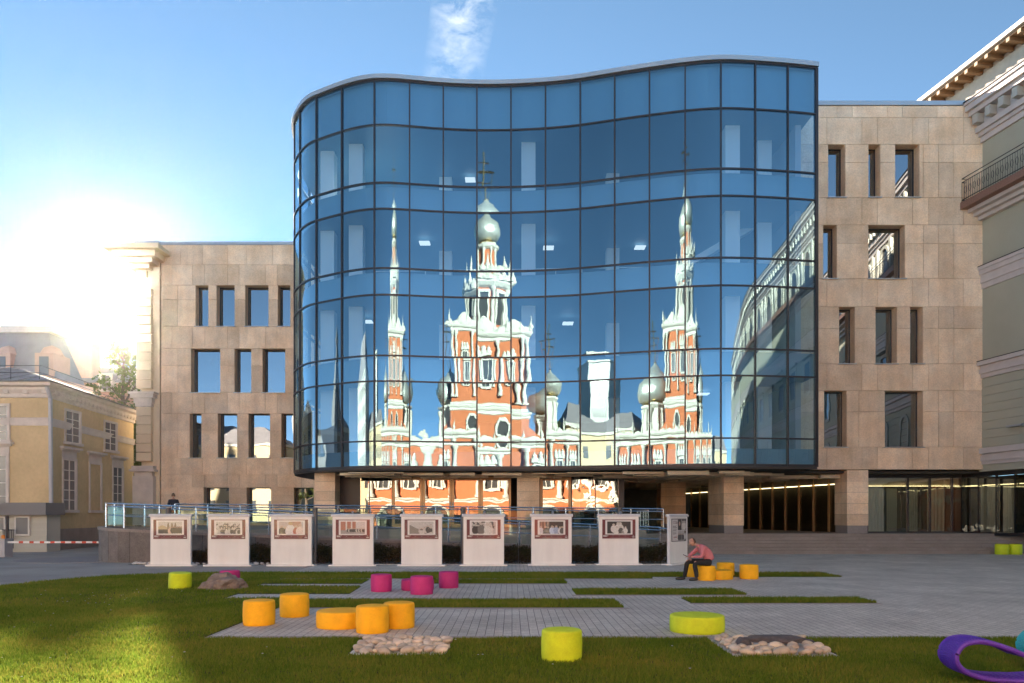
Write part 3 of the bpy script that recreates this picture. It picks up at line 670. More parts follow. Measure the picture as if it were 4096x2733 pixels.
# ------------------------------------------------------------------ old yellow house at the left
Y = empty('yellow_house', (-26, 43, 0), label='old ochre plastered house with white window surrounds and tin roof', cat='building')
def old_window(parent, cx, z0, z1, w, face, style, n_h=4):
    """face: ('f', y) front wall looking at -Y, or ('s', x, y) side wall looking at +X; built in local coords then mapped"""
    def mp_(a, o_, z): return (cx + a, face[1] - o_, z) if face[0] == 'f' else (face[1] + o_, cx + a, z)
    def bx(b, a0, a1, o0, o1, za, zb):
        vs_ = [mp_(a, o, z) for z in (za, zb) for a, o in ((a0, o0), (a1, o0), (a1, o1), (a0, o1))]
        b.add(vs_, [(0, 3, 2, 1), (4, 5, 6, 7), (0, 1, 5, 4), (1, 2, 6, 5), (2, 3, 7, 6), (3, 0, 4, 7)])
    h = w / 2; b = MB()
    if style != 'blind': bx(b, -h, h, .005, .02, z0, z1)
    win = b.build('window', 'old_pane' if style != 'blind' else 'yellow_plaster', parent) if style != 'blind' else None
    t = MB(); fw = .13
    for a0, a1 in ((-h - fw, -h), (h, h + fw)): bx(t, a0, a1, .01, .10, z0, z1 + fw)
    bx(t, -h, h, .01, .10, z1, z1 + fw); bx(t, -h - .22, h + .22, .01, .18, z0 - .16, z0)
    if style in ('hood', 'blind'):
        bx(t, -h - fw, h + fw, .01, .05, z1 + fw, z1 + .55); bx(t, -h - .28, h + .28, .01, .16, z1 + .55, z1 + .65); bx(t, -h - .38, h + .38, .01, .30, z1 + .65, z1 + .78)
    par = win or parent
    t.build('surround', 'plaster_trim', par)
    if style != 'blind':
        m_ = MB(); bx(m_, -.03, .03, .02, .06, z0, z1)
        for i in range(1, n_h): zz = z0 + (z1 - z0) * i / n_h; bx(m_, -h, -.03, .022, .055, zz - .02, zz + .02); bx(m_, .03, h, .022, .055, zz - .02, zz + .02)
        bx(m_, -h, -h + .06, .02, .06, z0, z1); bx(m_, h - .06, h, .02, .06, z0, z1)
        m_.build('glazing_bars', 'window_white', par)
MB().prism([(-45, 43), (-25.9, 43), (-27.2, 55.2), (-45, 55.2)], 0, 9.2).build('wall', 'yellow_plaster', Y)
sl = Vector((-1.3, 12.2)).normalized()
def side_x(y): return -25.9 - (y - 43) * 1.3 / 12.2
for y_, st_ in ((45.6, 'plain'), (51.0, 'plain')): old_window(Y, y_, 6.3, 8.1, 1.5, ('s', side_x(y_) + .04), 'plain')
for y_, st_ in ((45.2, 'hood'), (48.7, 'blind'), (52.2, 'hood')): old_window(Y, y_, 2.3, 5.2, 1.25, ('s', side_x(y_) + .04), st_, 5)
for x_ in (-28.9, -32.5): old_window(Y, x_, 6.2, 8.1, 1.4, ('f', 43), 'plain'); old_window(Y, x_, 2.3, 5.3, 1.3, ('f', 43), 'hood', 4)
pth = [(-45, 43), (-25.9, 43), (-27.2, 55.2)]
MB().sweep(pth, [(0, 8.55), (.12, 8.6), (.12, 8.8), (.3, 9.0), (.3, 9.12), (.62, 9.2), (.62, 9.38), (0, 9.4)]).build('cornice', 'plaster_trim', Y)
MB().sweep(pth, [(0, 7.0), (.06, 7.02), (.1, 7.3), (.14, 7.42), (0, 7.46)]).build('string_course', 'plaster_trim', Y)
for i in range(40):
    if i < 18: block('dentil', 'plaster_trim', -45 + i * 1.08 - .14 + .6, -45 + i * 1.08 + .14 + .6, 42.74, 43, 8.78, 8.98, Y)
    else: yy = 43.3 + (i - 18) * .55; block('dentil', 'plaster_trim', side_x(yy), side_x(yy) + .26, yy - .12, yy + .12, 8.78, 8.98, Y)
rf = MB().add([(-45, 42.3, 9.4), (-25.2, 42.3, 9.4), (-26.5, 55.9, 9.4), (-45, 55.9, 9.4), (-45, 49, 11.4), (-31.5, 49, 11.4)], [(0, 1, 5, 4), (1, 2, 5), (2, 3, 4, 5)]).build('roof', 'roof_tin', Y)
for i in range(16):
    x_ = -44 + i * 1.2; t_ = min(1, (-25.3 - x_) / 6.4) if x_ > -31.5 else 1
    MB().tube([(x_, 42.3, 9.42), (x_, 42.3 + 6.7 * t_, 9.42 + 2.0 * t_)], .035, 4).build('roof_seam', 'roof_tin', rf)
MB().tube([(-25.75, 42.5, 9.1), (-25.7, 42.75, 8.5), (-25.7, 42.85, .4), (-25.7, 42.6, .15)], .11, 8).build('drainpipe', 'barrier_grey', Y, smooth=True)
rr_ = MB()
for z in (9.95, 10.35): rr_.tube([(-44, 42.9, z), (-26.3, 42.9, z), (-27.3, 55, z)], .02, 4)
for i in range(12): rr_.tube([(-44 + i * 1.6, 42.9, 9.5), (-44 + i * 1.6, 42.9, 10.35)], .02, 4)
rr_.build('roof_railing', 'iron', Y)
MB().prism([(-45, 42.9), (-25.8, 42.9), (-27.1, 55.3), (-45, 55.3)], 0, 1.2).build('plinth', 'plinth_grey', Y)
# gate booth
K = empty('gate_booth', (-29, 42, 0), label='low gate booth with grey fascia and clapboard walls before the ochre house', cat='booth')
MB().box(-34, -25.2, 41.6, 42.85, 0, 2.0).build('wall', 'siding', K)
for i in range(13): block('clapboard', 'siding', -34, -25.15, 41.52, 41.6, .12 + i * .145, .12 + i * .145 + .13, K)
MB().box(-34.2, -24.95, 41.1, 42.87, 2.0, 2.66).build('fascia', 'fascia_grey', K)
for wx0, wx1, wz0 in ((-26.75, -26.1, .96), (-29.6, -27.4, 1.2)):
    w_ = MB().box(wx0, wx1, 41.42, 41.5, wz0, 1.86).build('window', 'old_pane', K)
    MB().box(wx0 - .08, wx0, 41.4, 41.52, wz0 - .08, 1.94).box(wx1, wx1 + .08, 41.4, 41.52, wz0 - .08, 1.94).box(wx0, wx1, 41.4, 41.52, wz0 - .08, wz0).box(wx0, wx1, 41.4, 41.52, 1.86, 1.94).build('frame', 'window_white', w_)
MB().lathe([(.02, .3), (.16, .28), (.2, .12), (.2, 0)], (-27.6, 41.0, 2.3), 16).build('wall_lamp', 'window_white', K)
gr = MB()
for i in range(7): gr.tube([(-27.3 + i * .09, 41.2, .2), (-27.3 + i * .09, 41.2, 1.2)], .02, 4)
gr.tube([(-27.35, 41.2, 1.2), (-26.7, 41.2, 1.2)], .025, 4); gr.build('grille', 'iron', K)
# barrier
G = empty('barrier_gate', (-24.2, 36.7, 0), label='grey barrier post with red and white striped boom', cat='barrier')
MB().box(-24.4, -24.05, 36.4, 37.0, 0, .82).box(-24.43, -24.02, 36.37, 37.03, .82, .87).build('post', 'barrier_grey', G)
MB().lathe([(.08, 0), (.08, .14), (.05, .18)], (-24.25, 36.6, .87), 12).build('beacon', 'orange_lamp', G)
MB().tube([(-24.25, 36.9, .85), (-24.25, 36.9, 1.95)], .07, 8).build('mast', 'iron', G)
for i in range(12):
    MB().box(-24.04 + i * .5, -24.04 + i * .5 + .5, 36.6, 36.68, .655, .745).build('boom', 'panel_white', G)
    if i < 11: MB().box(-23.5 + i * .5, -23.3 + i * .5, 36.594, 36.686, .65, .75).build('red_stripe', 'barrier_red', G)
props(MB().prism([(-19.2 + 2.6 * math.cos(a), 34.3 + 2.6 * math.sin(a)) for a in np.linspace(0, 6.28, 25)[:-1]], -.05, .02).build('concrete_apron', 'granite_plinth'), kind='structure')
# far houses behind the ochre house
Q = empty('mansard_house', (-52, 84, 0), label='far pinkish house with grey mansard roof and dormers', cat='building')
MB().box(-75, -48.6, 82, 87.5, 0, 15.6).build('wall', 'pink_brick', Q)
MB().sweep([(-75, 82), (-48.6, 82), (-48.6, 87.5)], [(0, 14.8), (.3, 15.0), (.3, 15.6), (.9, 16.0), (.9, 16.5), (0, 16.6)]).build('cornice', 'pink_brick', Q)
MB().add([(-75, 82, 16.6), (-48.6, 82, 16.6), (-48.6, 87.5, 16.6), (-75, 87.5, 16.6), (-75, 83.6, 21.8), (-50.4, 83.6, 21.8), (-50.4, 86.5, 21.8), (-75, 86.5, 21.8)], [(0, 1, 5, 4), (1, 2, 6, 5), (2, 3, 7, 6), (4, 5, 6, 7)]).build('mansard', 'roof_tin', Q)
MB().box(-75, -49.8, 83.2, 87, 21.8, 22.5).build('roof_cap', 'plaster_trim', Q)
for x_ in (-54.5, -49.9):
    d_ = MB().box(x_ - 1.0, x_ + 1.0, 81.9, 85, 16.7, 19.3).lathe([(.02, 1.1), (.8, .75), (1.15, .1), (1.25, 0)], (x_, 83.3, 19.3), 12).build('dormer', 'pink_brick', Q); MB().box(x_ - .5, x_ + .5, 81.84, 81.9, 16.9, 18.9).build('pane', 'old_pane', d_)
Q2 = empty('chimney_house', (-54, 100, 0), label='far house with chimney and low hipped tin roof beside the tree', cat='building')
MB().box(-70, -46.5, 100, 112, 0, 19.2).build('wall', 'pink_brick', Q2)
MB().add([(-70, 99.5, 19.2), (-46, 99.5, 19.2), (-46, 112.5, 19.2), (-70, 112.5, 19.2), (-66, 105, 22.2), (-51, 105, 22.2)], [(0, 1, 5, 4), (1, 2, 5), (2, 3, 4, 5), (3, 0, 4)]).build('roof', 'roof_tin', Q2)
MB().box(-58.6, -55.2, 101, 103, 20, 24.3).box(-58.8, -55.0, 100.8, 103.2, 24.3, 24.8).build('chimney', 'pink_brick', Q2)
MB().box(-60.3, -60.0, 102, 102.3, 19.5, 23.8).build('pipe', 'iron', Q2)
for x_ in (-52.5, -48.4): d_ = MB().box(x_ - .9, x_ + .9, 99.2, 103, 18.0, 20.3).build('dormer', 'plaster_trim', Q2); MB().box(x_ - .5, x_ + .5, 99.15, 99.2, 18.3, 20.0).build('pane', 'old_pane', d_)

# ------------------------------------------------------------------ trees and shrubs
def leaf_cards(centers, per, size, spread, seed):
    r = np.random.default_rng(seed); V = []
    for c, rad in centers:
        n = int(per); d = r.normal(size=(n, 3)); d /= np.linalg.norm(d, axis=1)[:, None]; p = np.array(c) + d * (rad * r.uniform(.25, 1, n) ** .5)[:, None] * np.array(spread)
        a = r.normal(size=(n, 3)); a /= np.linalg.norm(a, axis=1)[:, None]; b = np.cross(a, r.normal(size=(n, 3))); b /= np.linalg.norm(b, axis=1)[:, None]
        s = size * r.uniform(.6, 1.4, n)[:, None]
        V.append(np.stack([p - a * s, p - b * s * .5, p + a * s, p + b * s * .5], 1))
    V = np.concatenate(V); return V.reshape(-1, 3), np.arange(len(V) * 4).reshape(-1, 4)
def tree(name, loc, h, rad, label, seed, leaf=.16, per=60, n=70, mat='leaf', trunk_h=.35):
    r = random.Random(seed); t = empty(name, loc, label=label, cat='tree'); b = MB(); cs = []
    b.tube([(0, 0, 0), (.1, 0, h * .3), (-.1, .1, h * .6), (0, 0, h * .9)], [h * .022, h * .017, h * .011, h * .003], 8)
    for i in range(n):
        z = h * (trunk_h + (1 - trunk_h) * r.random() ** .9); k = (z / h - trunk_h) / (1 - trunk_h); w = rad * (math.sin(math.pi * min(1, .18 + .82 * k)) ** .7) * (1 - .25 * k)
        a = r.random() * 2 * math.pi; q = w * r.random() ** .5; c = (q * math.cos(a), q * math.sin(a), z); cs.append((c, rad * r.uniform(.16, .30)))
        if i % 3 == 0: b.tube([(0, 0, max(h * .22, z - q * .8)), (c[0] * .6, c[1] * .6, z - q * .25), c], [h * .008, h * .005, h * .002], 5)
    b.build('trunk', 'bark', t, world=False); V, F = leaf_cards(cs, per, leaf, (1, 1, .8), seed); o = np_mesh('crown', V, F, mat); o.parent = t
    return t
tree('broadleaf_tree', (-48.6, 96, 0), 23.8, 4.6, 'tall loose broadleaf tree against the sun behind the ochre house', 3, leaf=.24, per=42, n=80)
tree('broadleaf_tree', (-53.2, 97, 0), 18.0, 4.2, 'shorter broadleaf tree partly behind the taller one', 5, leaf=.26, per=45, n=60)
tree('broadleaf_tree', (-30.0, 62, 0), 11.5, 2.6, 'dark tree squeezed between ochre house and cream pilaster', 9, leaf=.2, per=60, n=60, trunk_h=.1)

# ------------------------------------------------------------------ ramp with granite wall, steel rails and glass
def rz(x): return 1.50 - .043 * (x + 18.1)              # coping height of the front wall
RP = empty('access_ramp', (-6, 33, 0), label='granite clad access ramp rising to a rounded end by the road', cat='ramp')
fpath = [(6.5, 32.9), (0, 32.75), (-6, 32.55), (-12, 32.3), (-16, 32.15)] + [(-16.0 + 2.2 * math.cos(a), 34.35 + 2.2 * math.sin(a)) for a in np.linspace(-1.57, -4.71, 14)[1:]]
fpath = [(float(a), float(b)) for a, b in fpath]
dense = []
for (x0, y0), (x1, y1) in zip(fpath, fpath[1:]):
    n = max(1, int(math.hypot(x1 - x0, y1 - y0) / 1.1 + .5)); dense += [(x0 + (x1 - x0) * i / n, y0 + (y1 - y0) * i / n) for i in range(n)]
dense.append(fpath[-1])
wl_ = MB(); wl_.prism([(6.5, 33.0), (-16, 32.3), (-17.6, 33), (-18.0, 34.3), (-17.6, 35.7), (-16, 36.4), (6.5, 36.55)], 0, .40)
wl_.add([(6.5, 33.0, .3), (-16, 32.3, rz(-16) - .15), (-16, 34.3, rz(-16) - .15), (6.5, 34.4, .3)], [(0, 3, 2, 1)]); core = wl_.build('ramp_deck', 'granite_step', RP)
for i, ((x0, y0), (x1, y1)) in enumerate(zip(dense, dense[1:])):
    dx, dy = x1 - x0, y1 - y0; L = math.hypot(dx, dy); nx, ny = -dy / L, dx / L
    if x0 > -16: nx, ny = (-nx, -ny) if ny > 0 else (nx, ny)
    cx_, cy_ = (x0 + x1) / 2 + 16.0, (y0 + y1) / 2 - 34.35
    if x0 <= -15.9 and nx * cx_ + ny * cy_ < 0: nx, ny = -nx, -ny
    za, zb = (rz(x0), rz(x1)) if y0 < 34.4 or x0 < -16 else (rz(-18), rz(-18)); za = min(za, 1.52); zb = min(zb, 1.52)
    g_ = .008 / L; ax, ay, bx_, by_ = x0 + dx * g_, y0 + dy * g_, x1 - dx * g_, y1 - dy * g_; T = .22; j = random.uniform(0, .012)
    vs_ = [(ax + nx * j, ay + ny * j, 0), (bx_ + nx * j, by_ + ny * j, 0), (bx_ - nx * T, by_ - ny * T, 0), (ax - nx * T, ay - ny * T, 0), (ax + nx * j, ay + ny * j, za - .13), (bx_ + nx * j, by_ + ny * j, zb - .13), (bx_ - nx * T, by_ - ny * T, zb - .13), (ax - nx * T, ay - ny * T, za - .13)]
    MB().add(vs_, [(0, 1, 2, 3), (4, 5, 6, 7), (0, 1, 5, 4), (1, 2, 6, 5), (2, 3, 7, 6), (3, 0, 4, 7)]).build('granite_slab', 'granite', RP)
    vs_ = [(x0 + nx * .05, y0 + ny * .05, za - .128), (x1 + nx * .05, y1 + ny * .05, zb - .128), (x1 - nx * .3, y1 - ny * .3, zb - .128), (x0 - nx * .3, y0 - ny * .3, za - .128), (x0 + nx * .05, y0 + ny * .05, za), (x1 + nx * .05, y1 + ny * .05, zb), (x1 - nx * .3, y1 - ny * .3, zb), (x0 - nx * .3, y0 - ny * .3, za)]
    MB().add(vs_, [(0, 1, 2, 3), (4, 5, 6, 7), (0, 1, 5, 4), (1, 2, 6, 5), (2, 3, 7, 6), (3, 0, 4, 7)]).build('coping_slab', 'granite_step', RP)
def railing(label, pts, zs, post_step, parent_name, glass=True, h=1.02):
    """pts plan path, zs base heights"""
    o = empty(parent_name, (pts[0][0], pts[0][1], 0), label=label, cat='railing')
    for dz, r_ in ((h, .030), (h - .12, .024), (.52, .018)):
        MB().tube([(x, y, z + dz) for (x, y), z in zip(pts, zs)], r_, 8).build('handrail' if dz > .6 else 'mid_rail', 'steel', o, smooth=True)
    cum = [0]
    for a, b in zip(pts, pts[1:]): cum.append(cum[-1] + math.hypot(b[0] - a[0], b[1] - a[1]))
    def at_(s_):
        for i in range(len(pts) - 1):
            if s_ <= cum[i + 1] + 1e-6:
                t = (s_ - cum[i]) / (cum[i + 1] - cum[i]); return tuple(a + (b - a) * t for a, b in zip((*pts[i], zs[i]), (*pts[i + 1], zs[i + 1])))
    n = int(cum[-1] / post_step); ps = [at_(cum[-1] * i / n) for i in range(n + 1)]
    for x, y, z in ps: MB().tube([(x, y, z - .02), (x, y, z + h)], .026, 6).tube([(x - .08, y, z + .3), (x + .08, y, z + .3)], .014, 5).tube([(x - .08, y, z + .75), (x + .08, y, z + .75)], .014, 5).build('post', 'steel', o, smooth=True)
    if glass:
        for (x0, y0, z0), (x1, y1, z1) in zip(ps, ps[1:]):
            f0, f1 = .06, .94; a = (x0 + (x1 - x0) * f0, y0 + (y1 - y0) * f0 + .03, z0 + (z1 - z0) * f0); b = (x0 + (x1 - x0) * f1, y0 + (y1 - y0) * f1 + .03, z0 + (z1 - z0) * f1)
            MB().add([(a[0], a[1], a[2] + .06), (b[0], b[1], b[2] + .06), (b[0], b[1], b[2] + .86), (a[0], a[1], a[2] + .86)], [(0, 1, 2, 3)]).build('glass_panel', 'rail_glass', o)
    return o
fr_pts = [p for p in dense]; fr_z = [min(1.5, rz(x)) if (y < 34.4 or x < -16) else 1.5 for x, y in dense]
fin = [(x * .985 - .02, y + (.12 if y < 33.5 else (-.12 if y > 35.5 else 0))) for x, y in fr_pts]
ro = railing('steel railing with glass along the front of the ramp and round its end', fin, fr_z, 1.47, 'ramp_railing')
MB().tube([(6.3, 32.98, .45 + .98), (6.75, 32.98, .42 + .98), (6.85, 32.98, .42 + .85), (6.85, 32.98, .42 + .35), (6.75, 32.98, .42 + .22), (6.0, 32.98, .46 + .22)], .03, 8).build('rail_loop', 'steel', ro, smooth=True)
bp = [(-16.0, 36.45), (-10, 36.5), (-4, 36.5), (2, 36.5), (7.2, 36.5)]
railing('long level steel railing along the terrace behind the ramp', bp, [1.50, 1.44, 1.38, 1.32, 1.27], 1.5, 'terrace_railing')
lp = [(8.2, 38.6), (8.2, 41.4)]
railing('short glass railing beside the granite steps', [(6.6, 37.2), (6.7, 39.0), (6.7, 41.0)], [1.2, 1.2, 1.2], .9, 'step_railing')
# hedge and shrubs at the foot of the ramp wall
def hedge(name, x0, x1, y0, y1, h, label, seed, dens=3600):
    r = np.random.default_rng(seed); n = int((x1 - x0) * (y1 - y0) * h * dens) ; x = r.uniform(x0, x1, n); y = r.uniform(y0, y1, n)
    top = h * (.88 + .07 * np.sin(x * 2.1 + seed) + .06 * np.sin(x * 5.3) + .07 * r.normal(size=n)); z = top * r.uniform(0, 1, n) ** .6
    p = np.stack([x, y, z], 1); a = r.normal(size=(n, 3)); a /= np.linalg.norm(a, axis=1)[:, None]; b = np.cross(a, r.normal(size=(n, 3))); b /= np.linalg.norm(b, axis=1)[:, None]
    s = r.uniform(.025, .05, n)[:, None]; V = np.stack([p - a * s, p - b * s * .5, p + a * s, p + b * s * .5], 1).reshape(-1, 3)
    t = empty(name, ((x0 + x1) / 2, (y0 + y1) / 2, 0), label=label, cat='hedge'); V = V - np.array([(x0 + x1) / 2, (y0 + y1) / 2, 0]); o = np_mesh('foliage', V, np.arange(len(V)).reshape(-1, 4), 'hedge_leaf'); o.parent = t
    b = MB()
    for i in range(int((x1 - x0) * 4)): xx, yy_ = random.uniform(x0, x1), random.uniform(y0, y1); b.tube([(xx, yy_, 0), (xx + random.uniform(-.1, .1), yy_, h * .6)], [.012, .004], 4)
    b.build('stems', 'bark', t)['kind'] = 'stuff'
GX = [(-14.6, -12.6), (-12.5, -9.75), (-9.7, -7.3), (-7.2, -4.6), (-4.5, -2.15), (-2.1, .25), (.3, 2.55), (2.6, 5.1), (5.15, 6.7)]
for i, (a, b) in enumerate(GX):
    hedge('hedge', a, b, 31.2 + .03 * i, 32.0 + .05 * i, .80 if i else .55, ['low dark shrub beside the first poster board by the pebbles', 'dark hedge behind the first two poster boards', 'dark hedge between the second and third poster boards', 'dark hedge behind the third and fourth boards',
          'dark hedge between the fourth and fifth boards', 'dark hedge between the fifth and sixth boards', 'dark hedge between the sixth and seventh boards', 'dark hedge between the seventh and eighth boards', 'dark hedge behind the turned info board'][i], 11 + i)
peb = props(MB().box(-15.5, -8, 31.0, 31.3, -.03, .01).build('pebble_strip', 'soil'), kind='structure')
def pebble_mesh(seed, mat):
    r = random.Random(seed); bm = bmesh.new(); bmesh.ops.create_icosphere(bm, subdivisions=2, radius=1)
    k = [r.uniform(-.12, .12) for _ in range(6)]
    for v in bm.verts: c = v.co; c *= 1 + k[0] * math.sin(3 * c.x + seed) + k[1] * math.sin(2.5 * c.y + seed) + k[2] * c.x * c.y
    me = bpy.data.meshes.new('pebble'); bm.to_mesh(me); bm.free(); me.materials.append(M[mat]); me.polygons.foreach_set('use_smooth', [True] * len(me.polygons)); return me
PM = [pebble_mesh(i, 'pebble') for i in range(6)]; PW = [pebble_mesh(i + 9, 'white_pebble') for i in range(3)]
def pebble(me, x, y, z, sx_, sy_, sz_, parent):
    o = bpy.data.objects.new('pebble', me); COL.objects.link(o); o.parent = parent; o.location = Vector((x, y, z)) - root_off(parent); o.scale = (sx_, sy_, sz_); o.rotation_euler = (random.uniform(-.3, .3), random.uniform(-.3, .3), random.uniform(0, 6.28))
for i in range(34): x = -15.3 + i * .215 + random.uniform(-.05, .05); s_ = random.uniform(.05, .11); pebble(random.choice(PW), x, 31.15 + random.uniform(-.08, .08), .03, s_ * 1.3, s_, s_ * .7, peb)
def pebble_bed(x0, x1, y0, y1, n, skip=None):
    bed = props(MB().box(x0, x1, y0, y1, -.03, .02).build('pebble_bed', 'white_pebble'), kind='structure'); pts = []
    tries = 0
    while len(pts) < n and tries < 4000:
        tries += 1; x, y = random.uniform(x0 + .06, x1 - .06), random.uniform(y0 + .05, y1 - .05); s_ = random.uniform(.055, .115)
        if skip and skip(x, y): continue
        if all((x - a) ** 2 + (y - b) ** 2 > (.8 * (s_ + c)) ** 2 for a, b, c in pts): pts.append((x, y, s_))
    for x, y, s_ in pts: pebble(random.choice(PM), x, y, .045 + random.uniform(0, .035), s_ * 1.25, s_ * .9, s_ * .55, bed)
    return bed
pebble_bed(-2.33, -.95, 10.87, 12.22, 75)
pebble_bed(3.12, 4.60, 10.77, 12.22, 60, lambda x, y: (x - 4.0) ** 2 / .36 + (y - 11.65) ** 2 / .03 < 1)
def rock(name, loc, sc, mat, label, cat, seed, sub=4, amp=.25, rot=0):
    r = random.Random(seed); bm = bmesh.new(); bmesh.ops.create_icosphere(bm, subdivisions=sub, radius=1); from mathutils import noise as mn
    for v in bm.verts:
        c = v.co.copy(); d = mn.noise(c * 1.6 + Vector((seed, 0, 0))) * amp + mn.noise(c * 4 + Vector((0, seed, 0))) * amp * .35; c *= 1 + d
        c.x = math.copysign(abs(c.x) ** .85, c.x); v.co = Vector((c.x * sc[0], c.y * sc[1], max(c.z, -.25) * sc[2]))
    me = bpy.data.meshes.new(name); bm.to_mesh(me); bm.free(); me.materials.append(M[mat]); me.polygons.foreach_set('use_smooth', [True] * len(me.polygons)); me.set_sharp_from_angle(angle=R(24))
    o = bpy.data.objects.new(name, me); COL.objects.link(o); o.location = loc; o.rotation_euler = (0, 0, rot); return props(o, label, cat)
bm_ = rock('boulder', (-7.75, 20.6, .06), (.54, .40, .33), 'boulder', 'brown angular boulder on the lawn hiding a magenta stool', 'boulder', 4, amp=.42)
rock('dark_rock', (3.98, 11.62, .10), (.52, .13, .085), 'dark_rock', 'long flat dark rock lying on the pebbles', 'rock', 8, rot=-.12)
rock('dark_rock', (3.45, 11.45, .09), (.12, .10, .09), 'dark_rock', 'small round dark rock at the end of the long rock', 'rock', 12)

# ------------------------------------------------------------------ stools
def stool(x, y, r, h, mat, label, group, tilt=0):
    b = MB(); e = min(.035, h * .12); pr = [(r * .55, 0), (r - .012, 0), (r - .004, .012)]
    pr += [(r + .006 * math.sin(math.pi * k / 6), .012 + (h - e - .012) * k / 6) for k in range(1, 7)]
    pr += [(r - e + e * math.cos(a), h - e + e * math.sin(a)) for a in np.linspace(.15, 1.57, 7)]
    pr += [(r * .8, h + .004), (r * .4, h + .007), (.01, h + .008)]
    b.lathe(pr, (0, 0, 0), 48); o = b.build('stool', mat, smooth=True, angle=60); o.location = (x, y, 0); o.rotation_euler = (0, tilt, random.uniform(0, 6))
    props(o, label, 'stool', group)
    z = MB().lathe([(r * .9, 0), (r + .003, 0), (r + .003, .008), (r * .9, .008)], (0, 0, .03), 48).build('base_rim', mat, o, world=False, smooth=True)
YG, MG, LG1, LG2 = 'yellow stools in the near group', 'magenta stools on the paving', 'lime seats', 'yellow stools by the seated man'
L_ = 'stool_lime'; Y_ = 'stool_yellow'; P_ = 'stool_magenta'
stool(-8.95, 20.7, .29, .45, L_, 'lime stool leaning a little on the lawn beside the boulder', LG1, -.05)
stool(-7.9, 21.5, .27, .45, P_, 'magenta stool half hidden behind the boulder', MG)
stool(-4.61, 14.0, .28, .45, Y_, 'yellow stool at the paving corner nearest the lawn', YG)
stool(-4.29, 15.15, .28, .45, Y_, 'yellow stool standing behind the corner stool', YG)
stool(-3.05, 13.75, .44, .30, Y_, 'wide low yellow drum seat on the paving', YG)
stool(-2.38, 13.1, .275, .46, Y_, 'yellow stool in front of the low yellow drum', YG)
stool(-2.01, 13.65, .275, .45, Y_, 'yellow stool at the inner end of the near yellow group', YG)
stool(.68, 10.5, .275, .44, L_, 'nearest lime stool standing alone in the front lawn', LG1)
stool(3.18, 13.2, .46, .29, L_, 'wide low lime drum seat on the paving', LG1)
stool(-3.42, 20.1, .27, .45, P_, 'magenta stool at the start of the magenta group', MG)
stool(-2.52, 20.5, .43, .29, P_, 'wide low magenta drum behind another stool', MG)
stool(-2.28, 19.4, .285, .46, P_, 'magenta stool in front of the low magenta drum', MG)
stool(-1.74, 21.1, .265, .45, P_, 'magenta stool at the far end of the magenta group', MG)
stool(5.95, 23.5, .27, .45, Y_, 'yellow stool the man sits on', LG2)
stool(5.85, 24.85, .27, .45, Y_, 'yellow stool behind the seated man\'s legs', LG2)
stool(6.45, 24.0, .44, .29, Y_, 'wide low yellow drum beside the man\'s stool', LG2)
stool(6.95, 25.0, .28, .45, Y_, 'yellow stool behind the low drum by the man', LG2)
stool(7.42, 24.05, .285, .45, Y_, 'yellow stool farthest from the man in his group', LG2)
stool(24.75, 38.8, .31, .53, L_, 'lime stool by the steps, first of two side by side', LG1)
stool(25.42, 38.8, .31, .53, L_, 'lime stool by the steps, second of two side by side', LG1)
stool(25.05, 37.0, .31, .45, L_, 'lime stool cut by the picture edge near the steps', LG1)

# ------------------------------------------------------------------ ribbon loungers
def lounger(name, loc, rz_, mat, label, prof, width):
    b = MB(); n = len(prof); t = .022; vs_ = []
    for i, (x, z) in enumerate(prof):
        a, c = prof[max(0, i - 1)], prof[min(n - 1, i + 1)]; dx, dz = c[0] - a[0], c[1] - a[1]; L = math.hypot(dx, dz) or 1; nx, nz_ = -dz / L, dx / L
        vs_ += [(x + nx * t, -width / 2, z + nz_ * t), (x + nx * t, width / 2, z + nz_ * t), (x - nx * t, width / 2, z - nz_ * t), (x - nx * t, -width / 2, z - nz_ * t)]
    fs = [(i * 4 + k, i * 4 + (k + 1) % 4, i * 4 + 4 + (k + 1) % 4, i * 4 + 4 + k) for i in range(n - 1) for k in range(4)] + [(0, 1, 2, 3), tuple((n - 1) * 4 + k for k in (3, 2, 1, 0))]
    b.add(vs_, fs); o = b.build(name, mat, smooth=True, angle=50); o.location = loc; o.rotation_euler = (0, 0, rz_); props(o, label, 'lounger')
    e = MB()
    for s_ in (-1, 1): e.tube([(x, s_ * width / 2, z) for x, z in prof], .030, 8)
    e.build('edge_roll', mat, o, world=False, smooth=True)
    rb = MB(); k = 0
    for i in range(2, n - 2, 1):
        x, z = prof[i]; a, c = prof[i - 1], prof[i + 1]; dx, dz = c[0] - a[0], c[1] - a[1]; L = math.hypot(dx, dz); nx, nz_ = -dz / L * .025, dx / L * .025
        for s_ in (1, -1): rb.tube([(x + nx * s_, -width / 2 + .05, z + nz_ * s_), (a[0] * .5 + x * .5 + nx * s_, 0, a[1] * .5 + z * .5 + nz_ * s_), (x + nx * s_, width / 2 - .05, z + nz_ * s_)], .007, 4)
    rb.build('weave_ribs', mat, o, world=False)
cpts = [(.80, .30), (.62, .38), (.42, .445), (.25, .47), (.10, .44), (.015, .35), (.0, .25), (.065, .15), (.22, .07), (.45, .03), (.8, .02), (1.2, .05)]
def smooth_path(p, k=5):
    out = []
    for i in range(len(p) - 1):
        p0, p1, p2, p3 = p[max(i - 1, 0)], p[i], p[i + 1], p[min(i + 2, len(p) - 1)]
        for j in range(k):
            t = j / k; out.append(tuple(.5 * (2 * b + (c - a) * t + (2 * a - 5 * b + 4 * c - d) * t * t + (3 * b - a - 3 * c + d) * t ** 3) for a, b, c, d in zip(p0, p1, p2, p3)))
    return out + [p[-1]]
lounger('lounger', (5.17, 9.1, .06), -.06, 'purple_weave', 'purple woven lounger curled like a ribbon on the grass', smooth_path(cpts), .38)
